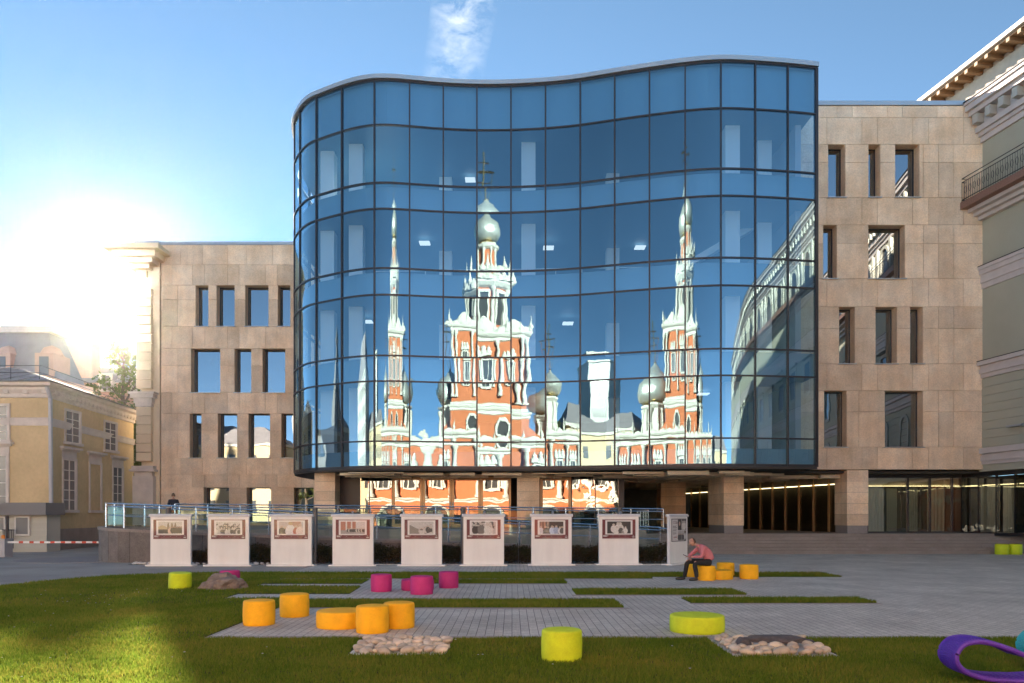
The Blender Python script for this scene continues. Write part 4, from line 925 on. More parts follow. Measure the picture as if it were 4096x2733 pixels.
lounger('lounger', (6.50, 9.7, .06), -.1, 'cyan_weave', 'turquoise woven lounger cut off by the picture edge', smooth_path(cpts), .38)

# ------------------------------------------------------------------ poster boards
def pic(k, w=64, h=34):
    r = np.random.default_rng(40 + k); gx, gy = np.meshgrid((np.arange(w) + .5) / w, (np.arange(h) + .5) / h); im = np.zeros((h, w, 3))
    def fill(mask, c, n=.0): im[mask] = np.array(c) * (1 + n * r.normal(size=(mask.sum(), 1)))
    def ell(cx, cy, a, b, c): fill(((gx - cx) / a) ** 2 + ((gy - cy) / b) ** 2 < 1, c)
    def figure(x, base, ht, c, head=(.5, .38, .30)): ell(x, base + ht * .38, ht * .17, ht * .42, c); ell(x, base + ht * .88, ht * .075, ht * .12, head)
    if k == 0:
        im[:] = (.62, .58, .52); fill(gy < .12, (.60, .55, .48)); fill((gy > .3) & (gy < .55 + .15 * np.sin(gx * 9)) & (gx < .6), (.50, .40, .24))
        for x in (.42, .58, .72): ell(x, .55, .045, .36, (.28, .22, .14))
        for x in np.linspace(.03, .38, 9): figure(x, .05, .34, (.06, .05, .045), (.2, .14, .1))
        figure(.5, .02, .58, (.70, .52, .40))
        for x in np.linspace(.6, .97, 6): figure(x, .06, .55, (.05, .045, .045), (.3, .2, .16))
    elif k in (1, 5):
        im[:] = (.42, .39, .36) if k == 1 else (.36, .34, .33); fill(gy > .8, (.62, .60, .56))
        for j, y in enumerate((.5, .32, .15, .0)):
            for x in np.linspace(.03, .97, 10 if k == 1 else 7): s_ = r.uniform(.04, .12) if r.random() < .55 else r.uniform(.45, .7); figure(x + r.uniform(-.03, .03), y + r.uniform(-.04, .04), .42 if k == 1 else .62, (s_, s_ * .96, s_ * .92), (.55, .50, .45))
        if k == 5: figure(.15, .0, .8, (.03, .03, .03), (.5, .45, .4)); figure(.4, .0, .92, (.16, .15, .14), (.5, .45, .4)); figure(.66, 0, .86, (.62, .6, .56), (.5, .45, .4))
    elif k == 2:
        im[:] = (.52, .46, .44); fill((gx > .55) & (gy > .3), (.42, .24, .18)); fill(gx > .9, (.55, .52, .5))
        figure(.12, -.1, .78, (.04, .04, .05)); figure(.27, -.1, .7, (.06, .055, .06)); figure(.48, -.25, 1.25, (.74, .70, .68), (.52, .36, .2)); figure(.72, -.1, .8, (.42, .12, .08)); figure(.88, -.2, 1.02, (.70, .60, .56))
    elif k == 3:
        im[:] = (.60, .58, .56); fill(gx < .62, (.48, .20, .13)); fill((gx > .2) & (gx < .27), (.70, .66, .6)); fill((gx > .42) & (gx < .49), (.7, .66, .6)); fill(gy < .28, (.34, .31, .29))
        for x in np.linspace(.3, .98, 14): figure(x, .16, .3, (.07, .065, .06) if r.random() < .6 else (.5, .46, .42))
    elif k == 4:
        im[:] = (.58, .55, .52); fill((gx + gy < .75) & (gy < .72), (.25, .23, .2))
        for i in range(26): t = i / 26; figure(.45 + .5 * t + r.uniform(-.04, .04), .05 + .5 * t * r.random(), .36, (.08, .075, .07) if r.random() < .7 else (.55, .5, .45))
        fill((gx > .42) & (gx < .62) & (gy < .3), (.62, .58, .54))
    elif k == 6:
        im[:] = (.045, .032, .028)
        for x in (.08, .22, .36): fill(abs(gx - x) < .05, (.28, .19, .15))
        for x, c in ((.06, (.6, .62, .66)), (.25, (.07, .06, .06)), (.36, (.10, .09, .09)), (.52, (.62, .68, .80)), (.57, (.55, .62, .76)), (.70, (.35, .42, .58)), (.86, (.64, .64, .66)), (.95, (.1, .09, .09))): figure(x, .0, r.uniform(.55, .72), c)
    elif k == 7:
        im[:] = (.04, .036, .034)
        for x, y, ht, c in ((.27, .1, .72, .7), (.36, 0, .62, .72), (.46, .1, .85, .74), (.56, .1, .85, .7), (.42, 0, .6, .75), (.58, 0, .62, .10), (.78, .02, .56, .72), (.66, 0, .3, .3)): figure(x, y, ht, (c, c * .96, c * .9), (.6, .55, .48))
    else:
        im[:] = (.66, .64, .63); q = gx > .40; fill(q & (gy > .5) & (gx < .66), (.05, .045, .045)); fill(q & (gx >= .68) & (gy > .5), (.08, .075, .07)); fill(q & (gy < .47) & (gx < .82), (.45, .43, .41)); fill(q & (gy < .47) & (gx > .84), (.06, .055, .05))
        ell(.53, .8, .055, .1, (.55, .38, .30)); fill((abs(gx - .53) < .09) & (gy < .68) & (gy > .5), (.03, .03, .03))
        for x in (.76, .84, .92): figure(x, .52, .42, (.65, .62, .58), (.6, .55, .5))
        for x in np.linspace(.44, .8, 9): figure(x, .04, .3, (.1, .09, .09), (.4, .3, .25))
        figure(.92, .04, .4, (.68, .66, .62)); fill((gx > .665) & (gx < .68), (.6, .58, .57)); fill((gy > .475) & (gy < .495) & q, (.6, .58, .57))
        for y in (.70, .67, .62, .59, .53, .50, .46, .40, .37, .33): fill((abs(gy - y) < .012) & (gx > .05) & (gx < .05 + r.uniform(.22, .31)), (.32, .3, .3))
        ell(.14, .16, .03, .035, (.35, .1, .1)); ell(.22, .17, .02, .04, (.08, .07, .07)); ell(.30, .17, .022, .04, (.4, .06, .05))
    g_ = r.normal(1, .13, (h, w, 1)); return np.clip(im * g_, .01, .9)
def print_mesh(im, x0, x1, y, z0, z1, parent):
    h, w, _ = im.shape; vs_ = []; fs = []; cs = []
    for j in range(h + 1):
        for i in range(w + 1): vs_.append((x0 + (x1 - x0) * i / w, y, z0 + (z1 - z0) * j / h))
    for j in range(h):
        for i in range(w): a = j * (w + 1) + i; fs.append((a, a + 1, a + w + 2, a + w + 1)); cs += [(*im[j, i], 1)] * 4
    me = bpy.data.meshes.new('photo_print'); me.from_pydata(vs_, [], fs); at = me.color_attributes.new('Col', 'FLOAT_COLOR', 'CORNER'); at.data.foreach_set('color', np.clip(np.array(cs, np.float32), 0, 1).ravel())
    me.materials.append(M['photo_print']); o = bpy.data.objects.new('photo_print', me); COL.objects.link(o); o.parent = parent; return o
def board(k, x, y, rz_, label, lamp=True):
    o = empty('poster_board', (x, y, 0), rz_, label, 'poster board', 'white poster boards in a row before the ramp'); W_ = .80
    body = MB().box(-W_, W_, 0, .11, .06, 1.93).build('panel', 'panel_white', o, world=False)
    for sx_ in (-1, 1): MB().box(sx_ * (W_ - .007) - .008, sx_ * (W_ - .007) + .008, -.006, .116, .06, 1.93).build('edge_trim', 'panel_edge', o, world=False)
    MB().box(-.93, .93, -.16, .30, 0, .058).build('base_plate', 'panel_white', o, world=False)
    n5 = [(-.04, 0), (.15, 0), (.15, .09), (.02, .11), (-.04, .06)]; e5 = W_ + .05
    MB().add([(sx_ * e5, a, 1.932 + c) for sx_ in (-1, 1) for a, c in n5], [(0, 1, 2, 3, 4), (9, 8, 7, 6, 5)] + [(i, 5 + i, 5 + (i + 1) % 5, (i + 1) % 5) for i in range(5)]).build('cap', 'panel_edge', o, world=False)
    if k < 8:
        f = MB().box(-.71, .71, -.022, -.001, 1.02, 1.86).build('frame', 'panel_white', o, world=False)
        MB().box(-.665, .665, -.028, -.0225, 1.06, 1.82).build('poster', 'poster_maroon', f, world=False)
        MB().box(-.545, .545, -.032, -.0285, 1.22, 1.79).build('mat', 'poster_mat', f, world=False)
        print_mesh(pic(k), -.47, .47, -.0345, 1.26, 1.74, f)
        t = MB()
        for a, b_, z in ((-.63, -.42, 1.185), (-.63, -.50, 1.165), (-.63, -.46, 1.14), (.56, .60, 1.18), (.52, .64, 1.13), (.54, .62, 1.11)): t.box(a, b_, -.031, -.0282, z - .006, z + .006)
        for a in (-.25, 0, .25): t.box(a, a + .02, -.031, -.0282, 1.155, 1.165)
        t.box(-.36, .42, -.031, -.0282, 1.198, 1.202).box(-.36, .42, -.031, -.0282, 1.098, 1.101); t.build('caption', 'poster_mat', f, world=False)
        pane = MB().add([(-.70, -.042, 1.03), (.70, -.042, 1.03), (.70, -.042, 1.85), (-.70, -.042, 1.85)], [(0, 1, 2, 3)]).build('cover_sheet', 'poster_glass', o, world=False)
    else:
        f = MB().box(-.66, .66, -.02, -.001, .93, 1.85).build('frame', 'fascia_grey', o, world=False); print_mesh(pic(8, 84, 58), -.63, .63, -.024, .96, 1.82, f)
        tx = bpy.data.curves.new('title', 'FONT'); tx.body = 'ОСОБЫ'; tx.size = .13; tx.align_x = 'LEFT'; to = bpy.data.objects.new('title', tx); COL.objects.link(to); dg = bpy.context.evaluated_depsgraph_get()
        me = bpy.data.meshes.new_from_object(to.evaluated_get(dg)); bpy.data.objects.remove(to); me.materials.clear(); me.materials.append(M['poster_maroon']); ti = bpy.data.objects.new('title_lettering', me); COL.objects.link(ti); ti.parent = f; ti.location = (-.58, -.027, 1.64); ti.rotation_euler = (R(90), 0, 0); ti.scale = (.92, 1.2, 1)
    if lamp: MB().tube([(-.07 + .02 * k, .06, 2.02), (-.07 + .02 * k, .0, 2.13)], .045, 10).box(-.09 + .02 * k, -.05 + .02 * k, .02, .08, 2.0, 2.08).build('picture_lamp', 'lamp_grey', o, world=False)
    return o
BL = ['white poster board showing a pale figure before dark-suited men, first in the row', 'white poster board with a grey crowd photograph, second in the row', 'white poster board with a woman in white, third in the row', 'white poster board with a red building photograph, fourth in the row',
      'white poster board with a procession photograph, fifth in the row', 'white poster board with suited people in black and white, sixth in the row', 'white poster board with robed figures in a dark church, seventh', 'white poster board with women in white dresses on black, eighth in the row']
for k, (xd, yb) in enumerate(((391.5, 30.1), (524.5, 30.05), (668.5, 30.05), (810, 30.05), (967.5, 30.1), (1110, 30.2), (1265.5, 30.4), (1420, 30.7))):
    board(k, (xd - 1175) / 1762 * yb, yb, R((-1.2, .8, -.5, .3, -.6, .9, -.4, 2.0)[k]), BL[k], k > 1)
board(8, 6.75, 31.1, R(52), 'white info board turned sideways with several photographs and a title', False)
cb = MB()
for (a, b), nm_ in zip(((-9.9, -9.3), (-6.1, -4.5), (-3.1, -2.0), (-.9, .7), (2.5, 3.4), (5.2, 6.0)), ('second and third', 'fourth and fifth', 'fifth and sixth', 'sixth and seventh', 'seventh and eighth', 'eighth and turned')):
    cb = MB(); cb.tube([(a + (b - a) * t, 30.55 + .12 * math.sin(t * 3.1), .02) for t in np.linspace(0, 1, 8)], .018, 5)
    props(cb.build('power_cable', 'cable'), 'pale cable on the ground between the ' + nm_ + ' poster boards', 'cable', 'cables linking the poster boards')
for k, x in enumerate((-14.05, -8.05, -2.0, 4.4)):
    t = empty('bollard_lamp', (x, 31.4, 0), label=['dark bollard lamp above the first poster board', 'dark bollard lamp beside the third poster board', 'dark bollard lamp at the corner of the sixth poster board', 'dark bollard lamp above the eighth poster board'][k], cat='bollard')
    MB().lathe([(.10, 0), (.10, 1.98)], (0, 0, 0), 16).build('post', 'bollard_grey', t, world=False, smooth=True); MB().lathe([(.105, 1.985), (.105, 2.22), (.11, 2.23), (.11, 2.29), (.09, 2.30)], (0, 0, 0), 16).build('head', 'bollard_grey', t, world=False, smooth=True)

# ------------------------------------------------------------------ people
def skin_obj(name, chains, mat, parent=None, sub=2):
    """chains: lists of (x,y,z,r[,r2]); chain starts that repeat an earlier point are merged into it"""
    vs_, es, rs, idx = [], [], [], {}
    for ch in chains:
        prev = None
        for p in ch:
            key = tuple(round(c, 4) for c in p[:3])
            if key not in idx: idx[key] = len(vs_); vs_.append(p[:3]); rs.append((p[3], p[4] if len(p) > 4 else p[3]))
            i = idx[key]
            if prev is not None and prev != i: es.append((prev, i))
            prev = i
    me = bpy.data.meshes.new(name); me.from_pydata(vs_, es, []); o = bpy.data.objects.new(name, me); COL.objects.link(o); me.materials.append(M[mat])
    o.modifiers.new('skin', 'SKIN'); sv = me.skin_vertices[0] if me.skin_vertices else None
    if sv is None:
        bm = bmesh.new(); bm.from_mesh(me); bm.verts.layers.skin.verify(); bm.to_mesh(me); bm.free(); sv = me.skin_vertices[0]
    for i, r_ in enumerate(rs): sv.data[i].radius = r_; sv.data[i].use_root = (i == 0)
    o.modifiers['skin'].use_smooth_shade = True
    s_ = o.modifiers.new('sub', 'SUBSURF'); s_.levels = sub; s_.render_levels = sub
    if parent is not None: o.parent = parent
    return o
def head_mesh(name, mat, parent, loc, rot, hair=None):
    bm = bmesh.new(); bmesh.ops.create_uvsphere(bm, u_segments=28, v_segments=20, radius=1)
    for v in bm.verts:                                     # face looks along -Y (local), skull taller than wide
        x, y, z = v.co; f = max(0, -y)
        jaw = max(0, -z); x *= .075 * (1 - .28 * jaw); yy = y * .098 - .012 * jaw * (1 if y < 0 else -.6); zz = z * .118
        if f > .5:
            if abs(x) < .016 and -.25 < z < .1: yy -= .024 * (1 - abs(x) / .016) * (1 - abs(z + .15) / .3)     # nose
            if .012 < abs(x) < .042 and .02 < z < .18: yy += .008                                               # eye sockets
            if abs(x) < .028 and -.52 < z < -.42: yy += .005                                                    # mouth
            if abs(x) < .025 and z < -.72: yy -= .006
        if abs(y) < .22 and abs(z) < .24 and abs(v.co.x) > .9: x *= 1.16
        v.co = (x, yy, zz)
    me = bpy.data.meshes.new(name); bm.to_mesh(me); bm.free(); me.polygons.foreach_set('use_smooth', [True] * len(me.polygons)); me.materials.append(M[mat])
    o = bpy.data.objects.new(name, me); COL.objects.link(o); o.parent = parent; o.location = loc; o.rotation_euler = rot
    for sx_ in (-1, 1):
        e = MB().lathe([(.003, -.01), (.018, -.006), (.02, .004), (.004, .012)], (0, 0, 0), 10, 1, 1.5).build('ear', mat, o, world=False, smooth=True); e.location = (sx_ * .076, .012, -.005); e.rotation_euler = (0, R(90) * sx_, 0)
        MB().lathe([(.002, -.009), (.008, -.004), (.009, 0), (.002, .009)], (sx_ * .027, -.083, .012), 8).build('eye', 'hair', o, world=False, smooth=True)
    if hair:
        bm = bmesh.new(); bmesh.ops.create_uvsphere(bm, u_segments=24, v_segments=16, radius=1); kill = []
        for v in bm.verts:
            x, y, z = v.co
            keep = hair(x, y, z)
            if not keep: kill.append(v)
            v.co = (x * .080, y * .103, z * .122)
        bmesh.ops.delete(bm, geom=kill, context='VERTS'); me = bpy.data.meshes.new('hair'); bm.to_mesh(me); bm.free(); me.polygons.foreach_set('use_smooth', [True] * len(me.polygons)); me.materials.append(M['hair'])
        h = bpy.data.objects.new('hair', me); COL.objects.link(h); h.parent = o; m_ = h.modifiers.new('solid', 'SOLIDIFY'); m_.thickness = .008; m_.offset = 1
    return o
def hand(pos, d, curl, mat, parent, right=1, up=(0, 0, 1), s=1.):
    """five separate fingers rooted in a palm; d = direction of the fingers"""
    d = Vector(d).normalized(); up = Vector(up); side = d.cross(up).normalized() * right; up = side.cross(d).normalized() * right; p = Vector(pos); c = []
    wrist = (*p, .024 * s); palm = p + d * .045 * s
    c.append([wrist, (*palm, .036 * s, .02 * s)])
    out = [c[0]]
    for k, (off, L) in enumerate(((-.03, .066), (-.01, .076), (.01, .072), (.028, .056))):
        a = palm + d * .032 * s + side * off * s; b = a + (d * math.cos(curl * .5) - up * math.sin(curl * .5)) * L * .5 * s; e = b + (d * math.cos(curl * 1.4) - up * math.sin(curl * 1.4)) * L * .5 * s
        out.append([(*palm, .036 * s, .02 * s), (*a, .0095 * s), (*b, .009 * s), (*e, .0075 * s)])
    a = p + d * .02 * s - side * .028 * s; b = a - side * .028 * s + d * .02 * s - up * .01 * s; e = b + d * .03 * s - side * .004 * s
    out.append([(*p, .024 * s), (*a, .012 * s), (*b, .0105 * s), (*e, .009 * s)])
    return out
# seated man (local frame: he faces -X, the ground is z = 0; legs[0] is the near one)
MX, MY = 5.80, 23.42
LEGS = ((-1, (-.27, -.18, .565), (-.20, -.18, .10), -.47), (1, (-.42, .19, .585), (-.50, .19, .10), -.80))
ARMS = ((-1, (-.02, -.20, 1.0), (-.07, -.25, .74), (-.38, -.13, .725)), (1, (-.06, .20, .98), (-.34, .21, .74), (-.36, -.03, .66)))
body = skin_obj('person', [[(.24, 0, .57, .09), (.18, 0, .74, .09), (.04, 0, .94, .09), (-.10, 0, 1.05, .06), (-.17, 0, 1.09, .058), (-.24, 0, 1.12, .055)]] +
    [[(.04, 0, .94, .09), (sh[0] + .03, sh[1] * .75, sh[2], .06), (*sh, .055), (*el, .042), (*wr, .028)] for s, sh, el, wr in ARMS] +
    [[(.24, 0, .57, .09), (.16, s * .10, .56, .085), (*kn, .06), (*an, .04)] for s, kn, an, toe in LEGS], 'skin')
body.location = (MX, MY, 0); props(body, 'seated man in pink shirt and black trousers bending over a phone', 'person')
skin_obj('shirt', [[(.25, 0, .58, .14, .165), (.20, 0, .72, .145, .175), (.09, 0, .89, .15, .19), (-.01, 0, 1.0, .11, .15), (-.10, 0, 1.065, .066)]] +
    [[(-.01, 0, 1.0, .11, .15), (sh[0] + .03, sh[1] * .75, sh[2], .085), (*sh, .08), (*((Vector(sh) + Vector(el)) / 2), .068), (*el, .062), (*(Vector(el) * .15 + Vector(wr) * .85), .042)] for s, sh, el, wr in ARMS], 'shirt_pink', body)
skin_obj('trousers', [[(.30, 0, .55, .13, .15), (.22, 0, .56, .14, .16)]] + [[(.22, 0, .56, .14, .16), (.12, s * .11, .56, .108), (kn[0] + .06, kn[1], kn[2] - .01, .085), (kn[0] - .005, kn[1], kn[2] - .07, .08), ((kn[0] + an[0]) / 2, kn[1], .30, .072), (an[0], an[1], .09, .064)] for s, kn, an, toe in LEGS], 'trousers_black', body)
for s_, kn, an, toe in LEGS:
    skin_obj('shoe', [[(an[0] + .04, an[1], .062, .05), (an[0] - .05, an[1], .055, .046, .05), (toe + .10, an[1], .042, .034, .05), (toe + .02, an[1], .034, .024, .036)]], 'shoe_black', body)
head_mesh('head', 'skin', body, (-.30, 0, 1.175), (R(26), 0, R(-74)), lambda x, y, z: z > -.45 and (y > .12 or (y > -.05 and z < .35 and abs(x) > .55)) and not (z > .8 and y < .3))
MB().lathe([(.078, 0), (.073, .035), (.066, .05)], (-.135, 0, 1.05), 16).build('collar', 'shirt_pink', body, world=False, smooth=True)
skin_obj('hand', hand((-.40, -.125, .725), (-1, .25, .10), .35, 'skin', body, 1), 'skin', body, 1)
skin_obj('hand', hand((-.37, -.05, .66), (-.2, -1, -.05), .45, 'skin', body, -1), 'skin', body, 1)
ph = MB().box(-.08, .08, -.04, .04, -.005, .005).build('phone', 'phone_red'); ph.location = (MX - .53, MY - .09, .765); ph.rotation_euler = (.1, R(24), -.2); props(ph, 'dark red phone held by the seated man', 'phone')
MB().box(-.07, .07, -.036, .036, .0052, .0062).build('screen', 'old_pane', ph, world=False)
# person walking on the terrace, only head and shoulders show above the railing
b2 = skin_obj('person', [[(0, 0, .95, .12), (0, 0, 1.15, .12), (0, 0, 1.38, .13), (0, -.02, 1.50, .06), (0, -.03, 1.56, .052)]] + [[(0, 0, 1.38, .13), (s * .17, 0, 1.40, .06), (s * .23, .02, 1.12, .045), (s * .20, -.2, 1.2 if s > 0 else 1.0, .035)] for s in (-1, 1)] + [[(0, 0, .95, .12), (s * .1, 0, .88, .09), (s * .11, 0, .48, .06), (s * .11, 0, .06, .042)] for s in (-1, 1)], 'skin')
b2.location = (-16.75, 38.0, TZ); b2.rotation_euler = (0, 0, R(-145)); props(b2, 'person in a dark printed top walking behind the ramp railing', 'person')
skin_obj('shirt', [[(0, 0, .92, .16, .14), (0, 0, 1.15, .15, .14), (0, 0, 1.38, .17, .13), (0, -.01, 1.47, .08)]] + [[(0, 0, 1.38, .17, .13), (s * .18, 0, 1.40, .085), (s * .24, .02, 1.16, .065)] for s in (-1, 1)], 'shirt_navy', b2)
skin_obj('trousers', [[(0, 0, .95, .15, .13), (s * .1, 0, .86, .11), (s * .11, 0, .48, .075), (s * .11, 0, .09, .06)] for s in (-1, 1)], 'trousers_black', b2)
for s_ in (-1, 1): skin_obj('shoe', [[(s_ * .11, .04, .05, .045), (s_ * .11, -.08, .04, .04), (s_ * .11, -.17, .03, .028)]], 'shoe_black', b2)
for s_ in (-1, 1): skin_obj('hand', hand((s_ * .20, -.2, 1.2 if s_ > 0 else 1.0), (0, -1, .1), .5, 'skin', b2, s_), 'skin', b2, 1)
head_mesh('head', 'skin', b2, (0, -.04, 1.66), (R(8), 0, 0), lambda x, y, z: z > -.55 and (y > -.35 or z > .45))

# ------------------------------------------------------------------ green-grey house along the right side (local x runs towards the viewer, -y is outwards)
GH = empty('green_house', (25.4, 41.75, 0), math.atan2(-.987, .160), 'green-grey house with pale cornices and iron balcony along the right side', 'building')
def ghb(name, mat, x0, x1, y0, y1, z0, z1, parent=None): return MB().box(x0, x1, y0, y1, z0, z1).build(name, mat, parent or GH, world=False)
GL = 78.
wallg = ghb('wall', 'green_wall', .0, GL, 0, 9, 4.35, 23.0)
def gsweep(name, mat, prof): return MB().sweep([(GL, 0), (0, 0)], [(-o_ * -1, z) for o_, z in prof]).build(name, mat, GH, world=False)
def gm(name, mat, steps, x0=-.0, x1=GL):
    b = MB()
    for o_, z0, z1 in steps: b.box(x0, x1, -o_, .02, z0, z1)
    return b.build(name, mat, GH, world=False)
gm('cornice', 'grey_trim', [(.12, 22.1, 22.4), (.25, 22.4, 22.6), (.40, 22.6, 22.9), (.3, 22.9, 23.5), (.75, 23.5, 23.75), (.95, 23.75, 24.05), (1.05, 24.05, 24.2)])
ghb('gutter', 'iron', 0, GL, -1.1, 1, 24.2, 24.26)
for i in range(88): block('bracket', 'church_white', .35 + i * .88, .35 + i * .88 + .34, -.72, -.3, 22.98, 23.46, GH, world=False)
gm('string_course', 'grey_trim', [(.06, 14.2, 14.5), (.12, 14.5, 14.95), (.2, 14.95, 15.2), (.26, 15.2, 15.38)]); ghb('flashing', 'iron', 0, GL, -.28, .01, 15.385, 15.42)
gm('string_course', 'grey_trim', [(.1, 9.38, 9.6), (.2, 9.6, 9.85), (.12, 9.85, 10.05), (.3, 10.05, 10.26)]); ghb('flashing', 'iron', 0, GL, -.32, .01, 10.265, 10.30)
gm('base_moulding', 'grey_trim', [(.06, 4.72, 4.9), (.12, 4.9, 5.2), (.06, 5.2, 5.3), (.2, 5.3, 5.6)])
for i in range(8): ghb('rustic_course', 'green_wall', .06, GL, -.035, .01, 5.66 + i * .46, 5.66 + i * .46 + .435)
MB().box(11.3, GL, 0, 9, 0, 4.34).build('ground_floor', 'green_wall', GH, world=False)
# balcony
bal = ghb('balcony', 'red_granite', .05, 62, -1.2, .02, 18.5, 18.87); gm('balcony_corbel', 'grey_trim', [(.25, 17.9, 18.1), (.5, 18.1, 18.3), (.8, 18.3, 18.495)], .05, 62)
rb = MB()
for z in (19.0, 19.95, 20.15): rb.tube([(.08, -1.12, z), (62, -1.12, z)], .025, 4); rb.tube([(.08, -1.12, z), (.08, -.02, z)], .025, 4)
for i in range(400): rb.tube([(.08 + i * .155, -1.12, 18.87), (.08 + i * .155, -1.12, 19.95)], .012, 3)
for i in range(8): rb.tube([(.08, -1.12 + i * .15, 18.87), (.08, -1.12 + i * .15, 19.95)], .012, 3)
for i in range(30): rb.tube([(.35 + i * .31 + .09 * math.cos(a), -1.12, 19.47 + .2 * math.sin(a)) for a in np.linspace(0, 6.28, 9)], .012, 3)
rb.build('balcony_railing', 'iron', bal, world=False)['kind'] = 'stuff'
ghb('wall_lamp', 'lamp_grey', 2.2, 3.2, -.35, -.02, 6.5, 6.6)
# bays: arched windows above, framed windows below (seen mainly in the mirror of the glass front)
def arch_win(x, z0, z1, w, arched, nm='window'):
    b = MB(); h = w / 2
    if arched:
        poly = [(x - h, z0), (x + h, z0), (x + h, z1 - h)] + [(x + h * math.cos(a), z1 - h + h * math.sin(a)) for a in np.linspace(.3, 2.84, 9)] + [(x - h, z1 - h)]
    else: poly = [(x - h, z0), (x + h, z0), (x + h, z1), (x - h, z1)]
    n = len(poly); cx_ = x; cz_ = (z0 + z1) / 2
    b.add([(a, -.02, c) for a, c in poly], [tuple(range(n))]); win = b.build(nm, 'dark_pane', GH, world=False)
    t = MB(); big = [(cx_ + (a - cx_) * (1 + .5 / w), (c - cz_) * (1 + .5 / (z1 - z0)) + cz_) for a, c in poly]
    t.add([(a, -.12, c) for a, c in poly] + [(a, -.12, c) for a, c in big] + [(a, 0, c) for a, c in big] + [(a, 0, c) for a, c in poly],
          [(i, n + i, n + (i + 1) % n, (i + 1) % n) for i in range(n)] + [(n + i, 2 * n + i, 2 * n + (i + 1) % n, n + (i + 1) % n) for i in range(n)] + [(i, (i + 1) % n, 3 * n + (i + 1) % n, 3 * n + i) for i in range(n)])
    if not arched: t.box(x - h - .5, x + h + .5, -.4, 0, z1 + .35, z1 + .55)
    t.build('surround', 'church_white', win, world=False)
for i in range(17):
    x = 6.2 + i * 4.3; arch_win(x, 18.9, 21.7, 1.7, True)
    arch_win(x, 11.2, 13.7, 1.5, False); arch_win(x, 6.2, 8.7, 1.4, True)
    for s_ in (-1, 1): block('pilaster', 'church_white', x + s_ * 1.55 - .2, x + s_ * 1.55 + .2, -.16, .01, 18.9, 22.1, GH, world=False)
# roof pavilion on the green-grey house
PV = empty('roof_pavilion', (26.5, 45, 24.2), math.atan2(-.987, .160), 'pale stone rooftop storey with white eave and timber soffit', 'building')
def pvb(name, mat, x0, x1, y0, y1, z0, z1): return MB().box(x0, x1, y0, y1, z0, z1).build(name, mat, PV, world=False)
pvb('back_wall', 'interior_wall', -14, 5.0, 2.6, 6, 0.05, 2.0); pvb('beam', 'concrete_block', -14, 5.2, .35, 6, 1.95, 3.05)
for x in (4.2, 2.0, -.6, -3.4, -6.2, -9): pvb('pier', 'concrete_block', x, x + .9, .4, 1.2, .05, 1.95)
ev = pvb('eave', 'eave_white', -14, 6.0, -.75, 6.5, 3.45, 3.68); pvb('soffit', 'wood_soffit', -14, 5.9, -.6, 6.4, 3.32, 3.44)
for i in range(26): block('rafter', 'wood_soffit', 5.3 - i * .75, 5.3 - i * .75 + .22, -.65, .35, 3.10, 3.31, PV, world=False)
pvb('upper_band', 'concrete_block', -14, 5.2, .38, 6, 3.05, 3.33)

# ------------------------------------------------------------------ behind the viewer: the church and its neighbours that the glass front mirrors
CX, CY = -2.6, -20.
CH = empty('church', (CX, CY, 0), label='baroque church in orange and white with silver onion domes mirrored in the glass front', cat='church')
def chb(name, mat, x0, x1, y0, y1, z0, z1): return MB().box(x0, x1, y0, y1, z0, z1).build(name, mat, CH, world=False)
def c_cornice(hx, hy, z, h=.8, o=.5, mat='church_white'): MB().sweep([(-hx, -hy), (hx, -hy), (hx, hy), (-hx, hy)], [(0, z), (o * .35, z + h * .1), (o * .35, z + h * .45), (o * .8, z + h * .6), (o, z + h * .8), (o, z + h), (-.3, z + h)], True).build('cornice', mat, CH, world=False)
def finial(b, x, y, z, s): b.lathe([(.22 * s, 0), (.32 * s, .15 * s), (.16 * s, .4 * s), (.30 * s, .75 * s), (.2 * s, 1.1 * s), (.05 * s, 1.7 * s), (.01, 2.1 * s)], (x, y, z), 8)
def crest(hx, hy, z, s, step):
    b = MB()
    for sgn in (1, -1):
        n = int(2 * hx / step)
        for i in range(n + 1): finial(b, -hx + 2 * hx * i / n, sgn * hy, z, s * (1.25 if i % 2 == 0 else .8))
        n = int(2 * hy / step)
        for i in range(1, n): finial(b, sgn * hx, -hy + 2 * hy * i / n, z, s)
    for i, x in enumerate(np.arange(-hx, hx - .1, step)):
        b.lathe([(step * .45, 0), (step * .47, s * .25), (step * .3, s * .6), (.05, s * .8)], (x + step / 2, hy, z), 10, 1, .25)
    o = b.build('crest', 'church_white', CH, world=False, smooth=True); o['kind'] = 'stuff'
